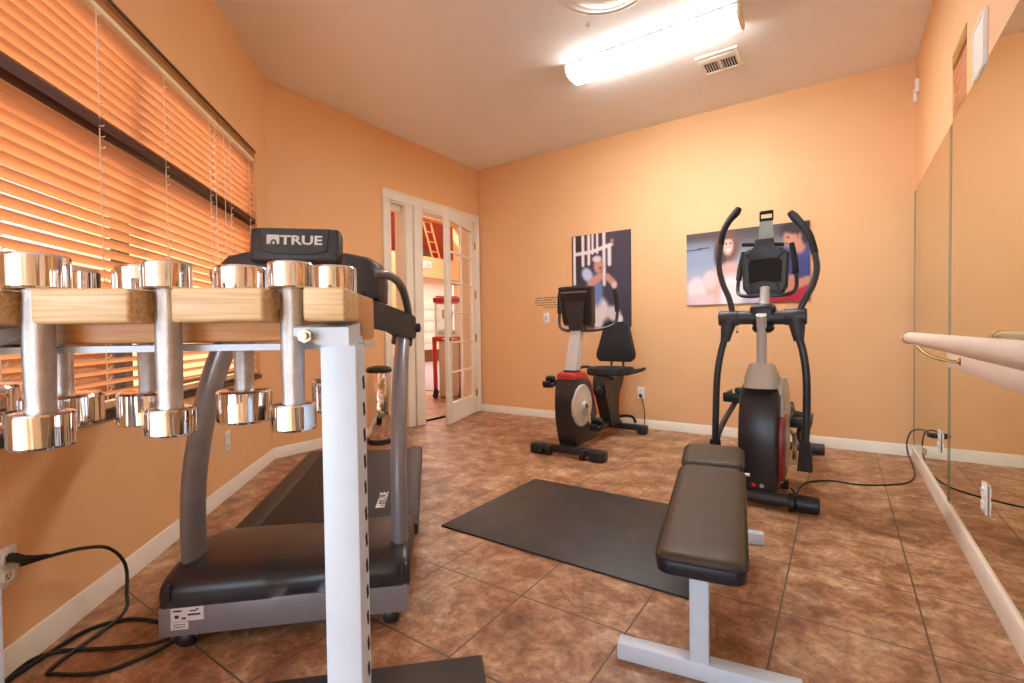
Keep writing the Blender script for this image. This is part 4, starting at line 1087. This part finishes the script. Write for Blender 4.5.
# cord from the elliptical to the mirror outlet
t = thing('power_cord', 'black cord snaking from the elliptical across the tiles to the mirror outlet', 'cord', (0, 0, 0))
b = MB()
b.tube([(-.24, 3.25, .05), (-.215, 3.30, .008), (-.205, 3.45, .006), (-.165, 3.60, .006), (-.05, 3.70, .006), (.10, 3.70, .006), (.25, 3.79, .006), (.36, 3.92, .006), (.41, 4.12, .007), (.425, 4.40, .012), (.418, 4.62, .05), (.418, 4.66, .13), (.425, 4.48, .235), (.435, 4.10, .32), (.435, 3.85, .352), (.432, 3.72, .365), (.425, 3.62, .372)], .0052, 8, smooth=8)
b.build('cable', M['cable'], t)
b = MB(); b.tube([(.428, 3.70, .367), (.425, 3.63, .372), (.428, 3.58, .378), (.445, 3.552, .381), (.456, 3.551, .381)], [.008, .014, .016, .015, .012], 10); b.build('plug', M['cable'], t)
b = MB(); b.box((.424, 4.50, .10), (.002, .26, .045), rot=(-.12, 0, 0)); b.box((.420, 4.62, .105), (.008, .02, .012)); b.build('cord_tag', M['white'], t, label='white paper tag')

# ------------------------------------------------------------------ recumbent bike (local origin under its front, +y to the rear)
bk = thing('recumbent_bike', 'black recumbent exercise bike with red band and grey mast by the back wall', 'exercise bike', (-1.80, 3.36, 0))
b = MB(); b.box((.02, .0, .055), (.60, .075, .06), bev=.018, seg=3); b.build('front_stabilizer', M['black'], bk)
for s in (-1, 1):
    b = MB(); b.box((.02 + s * .265, -.005, .042), (.12, .10, .084), bev=.02, seg=3); b.build('end_cap', M['black'], bk)
    b = MB(); b.lathe((.02 + s * .15, -.035, .04), [(.03, -.022), (.04, -.016), (.04, .016), (.03, .022)], 18, 'X'); b.build('transport_wheel', M['black'], bk)
    b = MB(); b.box((.01 + s * .235, 1.10, .042), (.09, .085, .084), bev=.016); b.build('end_cap', M['black'], bk)
b = MB(); b.box((.01, 1.10, .06), (.50, .06, .055), bev=.014); b.build('rear_stabilizer', M['black'], bk)
b = MB(); b.tube([(0, .02, .075), (0, .35, .082), (0, .62, .12), (0, .85, .12), (0, 1.10, .085)], .034, 12, smooth=4, sx=1.0, sy=1.2); b.build('base_rail', M['black'], bk)
prof = [(.045, .075), (.01, .16), (-.022, .30), (-.028, .42), (-.018, .53), (.012, .615), (.24, .615), (.30, .56), (.36, .44), (.41, .28), (.425, .18), (.425, .075)]
b = MB()
secs = []
for x, k in ((-.084, .95), (-.078, .985), (-.06, 1.0), (.06, 1.0), (.074, .985), (.08, .95)):
    secs.append([(x, .2 + (y - .2) * k, .35 + (z - .35) * k) for y, z in prof])
b.rings(secs); b.build('body_shroud', M['hood'], bk, 35)
b = MB(); b.prism([(.006, .612), (.012, .645), (.045, .662), (.20, .662), (.26, .635), (.305, .575), (.30, .555), (.24, .612)], -.080, .078, 'X', bev=.010); b.build('red_band', M['red'], bk)
b = MB(); b.prism([(.30, .575), (.315, .555), (.375, .44), (.425, .28), (.415, .27), (.36, .43), (.295, .56)], .060, .083, 'X', bev=.003); b.build('red_stripe', M['red'], bk)
b = MB(); b.lathe((.082, .135, .395), [(.168, -.01), (.170, .004), (.160, .012), (.145, .010), (.120, .011), (.055, .018), (.05, .02)], 48, 'X'); fw = b.build('flywheel_disc', M['creamgrey'], bk)
b = MB(); b.lathe((.10, .135, .395), [(.034, 0), (.036, .012), (.02, .02), (.01, .022)], 24, 'X'); b.build('crank_hub', M['lightgrey'], fw)
b = MB(); b.lathe((.118, .135, .395), [(.018, 0), (.018, .006)], 16, 'X'); b.build('crank_bolt', M['ink'], fw)
for s, a in ((1, math.radians(-80)), (-1, math.radians(100))):
    cx, cy_, cz = s * .125, .135, .395
    ex, ez = cy_ + .165 * math.cos(a), cz + .165 * math.sin(a)
    b = MB(); b.tube([(cx, cy_, cz), (cx + s * .012, (cy_ + ex) / 2, (cz + ez) / 2), (cx + s * .014, ex, ez)], [.012, .010, .010], 10, sx=1.2, sy=.8); o = b.build('crank_arm', M['chrome'], bk)
    b = MB(); b.box((cx + s * .070, ex + .01, ez), (.085, .10, .030), rot=(.35, 0, 0), bev=.008); b.box((cx + s * .07, ex + .01, ez + .04), (.085, .055, .05), rot=(.35, 0, 0), bev=.018); b.box((cx + s * .07, ex - .06, ez + .0), (.07, .03, .055), rot=(.35, 0, 0), bev=.01); b.build('pedal', M['softblack'], bk)
b = MB()
b.rings([[(-.050, .085, .655), (.050, .085, .655), (.050, .165, .655), (-.050, .165, .655)], [(-.046, .19, .995), (.046, .19, .995), (.046, .255, .995), (-.046, .255, .995)]]); b.build('mast', M['lightgrey'], bk)
b = MB(); b.box((.0, .125, .667), (.115, .10, .022), bev=.008); b.build('mast_collar', M['black'], bk)
tl = math.radians(-9)
b = MB()
def bring(y, w, z0, z1, t_): return [(-w, y - t_, z1), (-w * .6, y - t_, z1 + .012), (w * .6, y - t_, z1 + .012), (w, y - t_, z1), (w * .93, y, z0), (-w * .93, y, z0)]
sh = lambda y, z: (y + (1.2 - z) * .09)
def R_(w, z0, z1, y): return [(x, y + (1.2 - z) * .16, z) for x, z in ((-w, z1 - .01), (-w * .85, z1), (w * .85, z1), (w, z1 - .01), (w * .88, z0 + .03), (w * .80, z0), (-w * .80, z0), (-w * .88, z0 + .03))]
b.rings([R_(.138, 1.05, 1.345, .185), R_(.150, 1.04, 1.360, .20), R_(.150, 1.035, 1.365, .275), R_(.140, 1.04, 1.355, .295)]); b.build('console', M['black'], bk, 30)
b = MB(); b.rings([[(x, y + (1.2 - z) * .16 - .002, z) for x, z in ((-.115, 1.305), (.115, 1.305), (.115, 1.318), (-.115, 1.318))] for y in (.180, .19)]); b.build('silver_strip', M['silver'], bk)
b = MB(); b.rings([[(x, y + (1.2 - z) * .16, z) for x, z in ((-.085, 1.22), (-.07, 1.235), (.07, 1.235), (.085, 1.22), (.075, 1.12), (.062, 1.06), (.062, .985), (-.062, .985), (-.062, 1.06), (-.075, 1.12))] for y in (.165, .24)]); b.build('console_neck', M['charcoal'], bk, 30)
for s in (-1, 1):
    b = MB(); b.tube([(s * .02, .24, .998), (s * .12, .27, .998), (s * .215, .345, 1.02), (s * .262, .40, 1.06), (s * .272, .42, 1.13), (s * .27, .42, 1.20)], .0135, 12, smooth=5); o = b.build('handlebar', M['tube_dark'], bk)
    b = MB(); b.tube([(s * .271, .42, 1.15), (s * .27, .42, 1.22), (s * .262, .412, 1.30), (s * .256, .405, 1.335)], [.019, .021, .021, .016], 14, smooth=4); b.build('foam_grip', M['softblack'], o)
b = MB()
b.rings([[(x, y, z) for x, y in ((-.07, .82), (.07, .82), (.07, 1.06), (-.07, 1.06))] for z in (.09, .10)][:0] or
        [[(-.055, .80, .10), (.055, .80, .10), (.055, 1.02, .10), (-.055, 1.02, .10)],
         [(-.055, .77, .22), (.055, .77, .22), (.055, .98, .22), (-.055, .98, .22)],
         [(-.055, .69, .38), (.055, .69, .38), (.055, .99, .38), (-.055, .99, .38)],
         [(-.060, .64, .50), (.060, .64, .50), (.060, 1.08, .50), (-.060, 1.08, .50)],
         [(-.060, .66, .575), (.060, .66, .575), (.060, 1.12, .575), (-.060, 1.12, .575)]])
b.build('seat_post', M['black'], bk, 30)
b = MB(); b.sphere((.0, .62, .455), (.050, .055, .050), 16); b.cyl((0, .62, .455), (0, .70, .46), .022, n=12); b.build('seat_knob', M['softblack'], bk)
b = MB(); b.cyl((.055, .80, .54), (.09, .78, .56), .009, n=8); b.sphere((.092, .778, .562), .014, 10); b.build('seat_lever', M['steel'], bk)
b = MB()
def seat_ring(z, k): return [(.20 * k * c * (1.0 if s_ > -.2 else .92), .90 + .21 * k * s_, z) for c, s_ in [(math.copysign(abs(math.cos(a)) ** .55, math.cos(a)), math.copysign(abs(math.sin(a)) ** .55, math.sin(a))) for a in [2 * PI * j / 32 for j in range(32)]]]
b.rings([seat_ring(.578, .92), seat_ring(.588, 1.0), seat_ring(.630, 1.0), seat_ring(.645, .95), seat_ring(.648, .8)]); b.build('seat', M['softblack'], bk, 45)
for s in (-1, 1):
    b = MB(); b.tube([(s * .14, 1.06, .60), (s * .24, 1.05, .62), (s * .30, 1.0, .635), (s * .31, .92, .632), (s * .29, .80, .622), (s * .25, .73, .612)], .014, 10, smooth=4); b.build('seat_handle', M['softblack'], bk)
b = MB()
def brg(y, k):
    pts = []
    for px, pz in ((-.127, 1.03), (-.105, 1.065), (-.07, 1.078), (.07, 1.078), (.105, 1.065), (.127, 1.03), (.165, .88), (.195, .77), (.190, .725), (.155, .692), (-.155, .692), (-.190, .725), (-.195, .77), (-.165, .88)):
        pts.append((px * k, y + (pz - .69) * .10, .88 + (pz - .88) * k))
    return pts
b.rings([brg(1.015, .94), brg(1.02, 1.0), brg(1.06, 1.0), brg(1.075, .95)]); b.build('backrest', M['softblack'], bk, 40)
for s in (-1, 1):
    b = MB(); b.tube([(s * .06, 1.07, .56), (s * .06, 1.085, .66), (s * .06, 1.09, .85)], .012, 8); b.build('backrest_strut', M['tube_dark'], bk)
b = MB(); b.tube([(-.05, 1.03, .14), (.06, 1.10, .16), (.14, 1.12, .15), (.17, 1.11, .10)], .014, 8, smooth=4); b.build('rear_handle', M['softblack'], bk)

t = thing('power_cord', 'short black cord hanging from the back wall outlet behind the bike', 'cord', (0, 0, 0))
b = MB(); b.tube([(-1.672, YB - .025, .335), (-1.655, YB - .035, .31), (-1.635, YB - .03, .22), (-1.625, YB - .03, .10), (-1.63, YB - .05, .03), (-1.64, 4.60, .008), (-1.66, 4.52, .02)], .0048, 8, smooth=6); b.build('cable', M['cable'], t)
b = MB(); b.tube([(-1.673, YB - .008, .331), (-1.672, YB - .022, .331), (-1.668, YB - .034, .325), (-1.655, YB - .036, .31)], [.013, .016, .013, .007], 10); b.build('plug', M['cable'], t)

# ------------------------------------------------------------------ waste bin behind the treadmill
wb = thing('waste_bin', 'chrome pedal bin with black lid standing behind the treadmill', 'bin', (-3.455, 2.90, 0), math.radians(-45))
b = MB(); b.lathe((0, 0, 0), [(.102, .04), (.104, .05), (.104, .64), (.101, .645)], 40); b.build('bin_body', M['chrome'], wb)
b = MB(); b.lathe((0, 0, 0), [(.110, 0), (.112, .01), (.110, .042), (.102, .046)], 40); b.build('bin_base', M['black'], wb)
b = MB(); b.lathe((0, 0, 0), [(.106, .642), (.113, .648), (.113, .672), (.098, .690), (.05, .700), (.003, .702)], 40); b.build('bin_lid', M['black'], wb)
b = MB(); b.box((0, -.14, .02), (.06, .06, .012), bev=.004); b.build('foot_pedal', M['black'], wb)
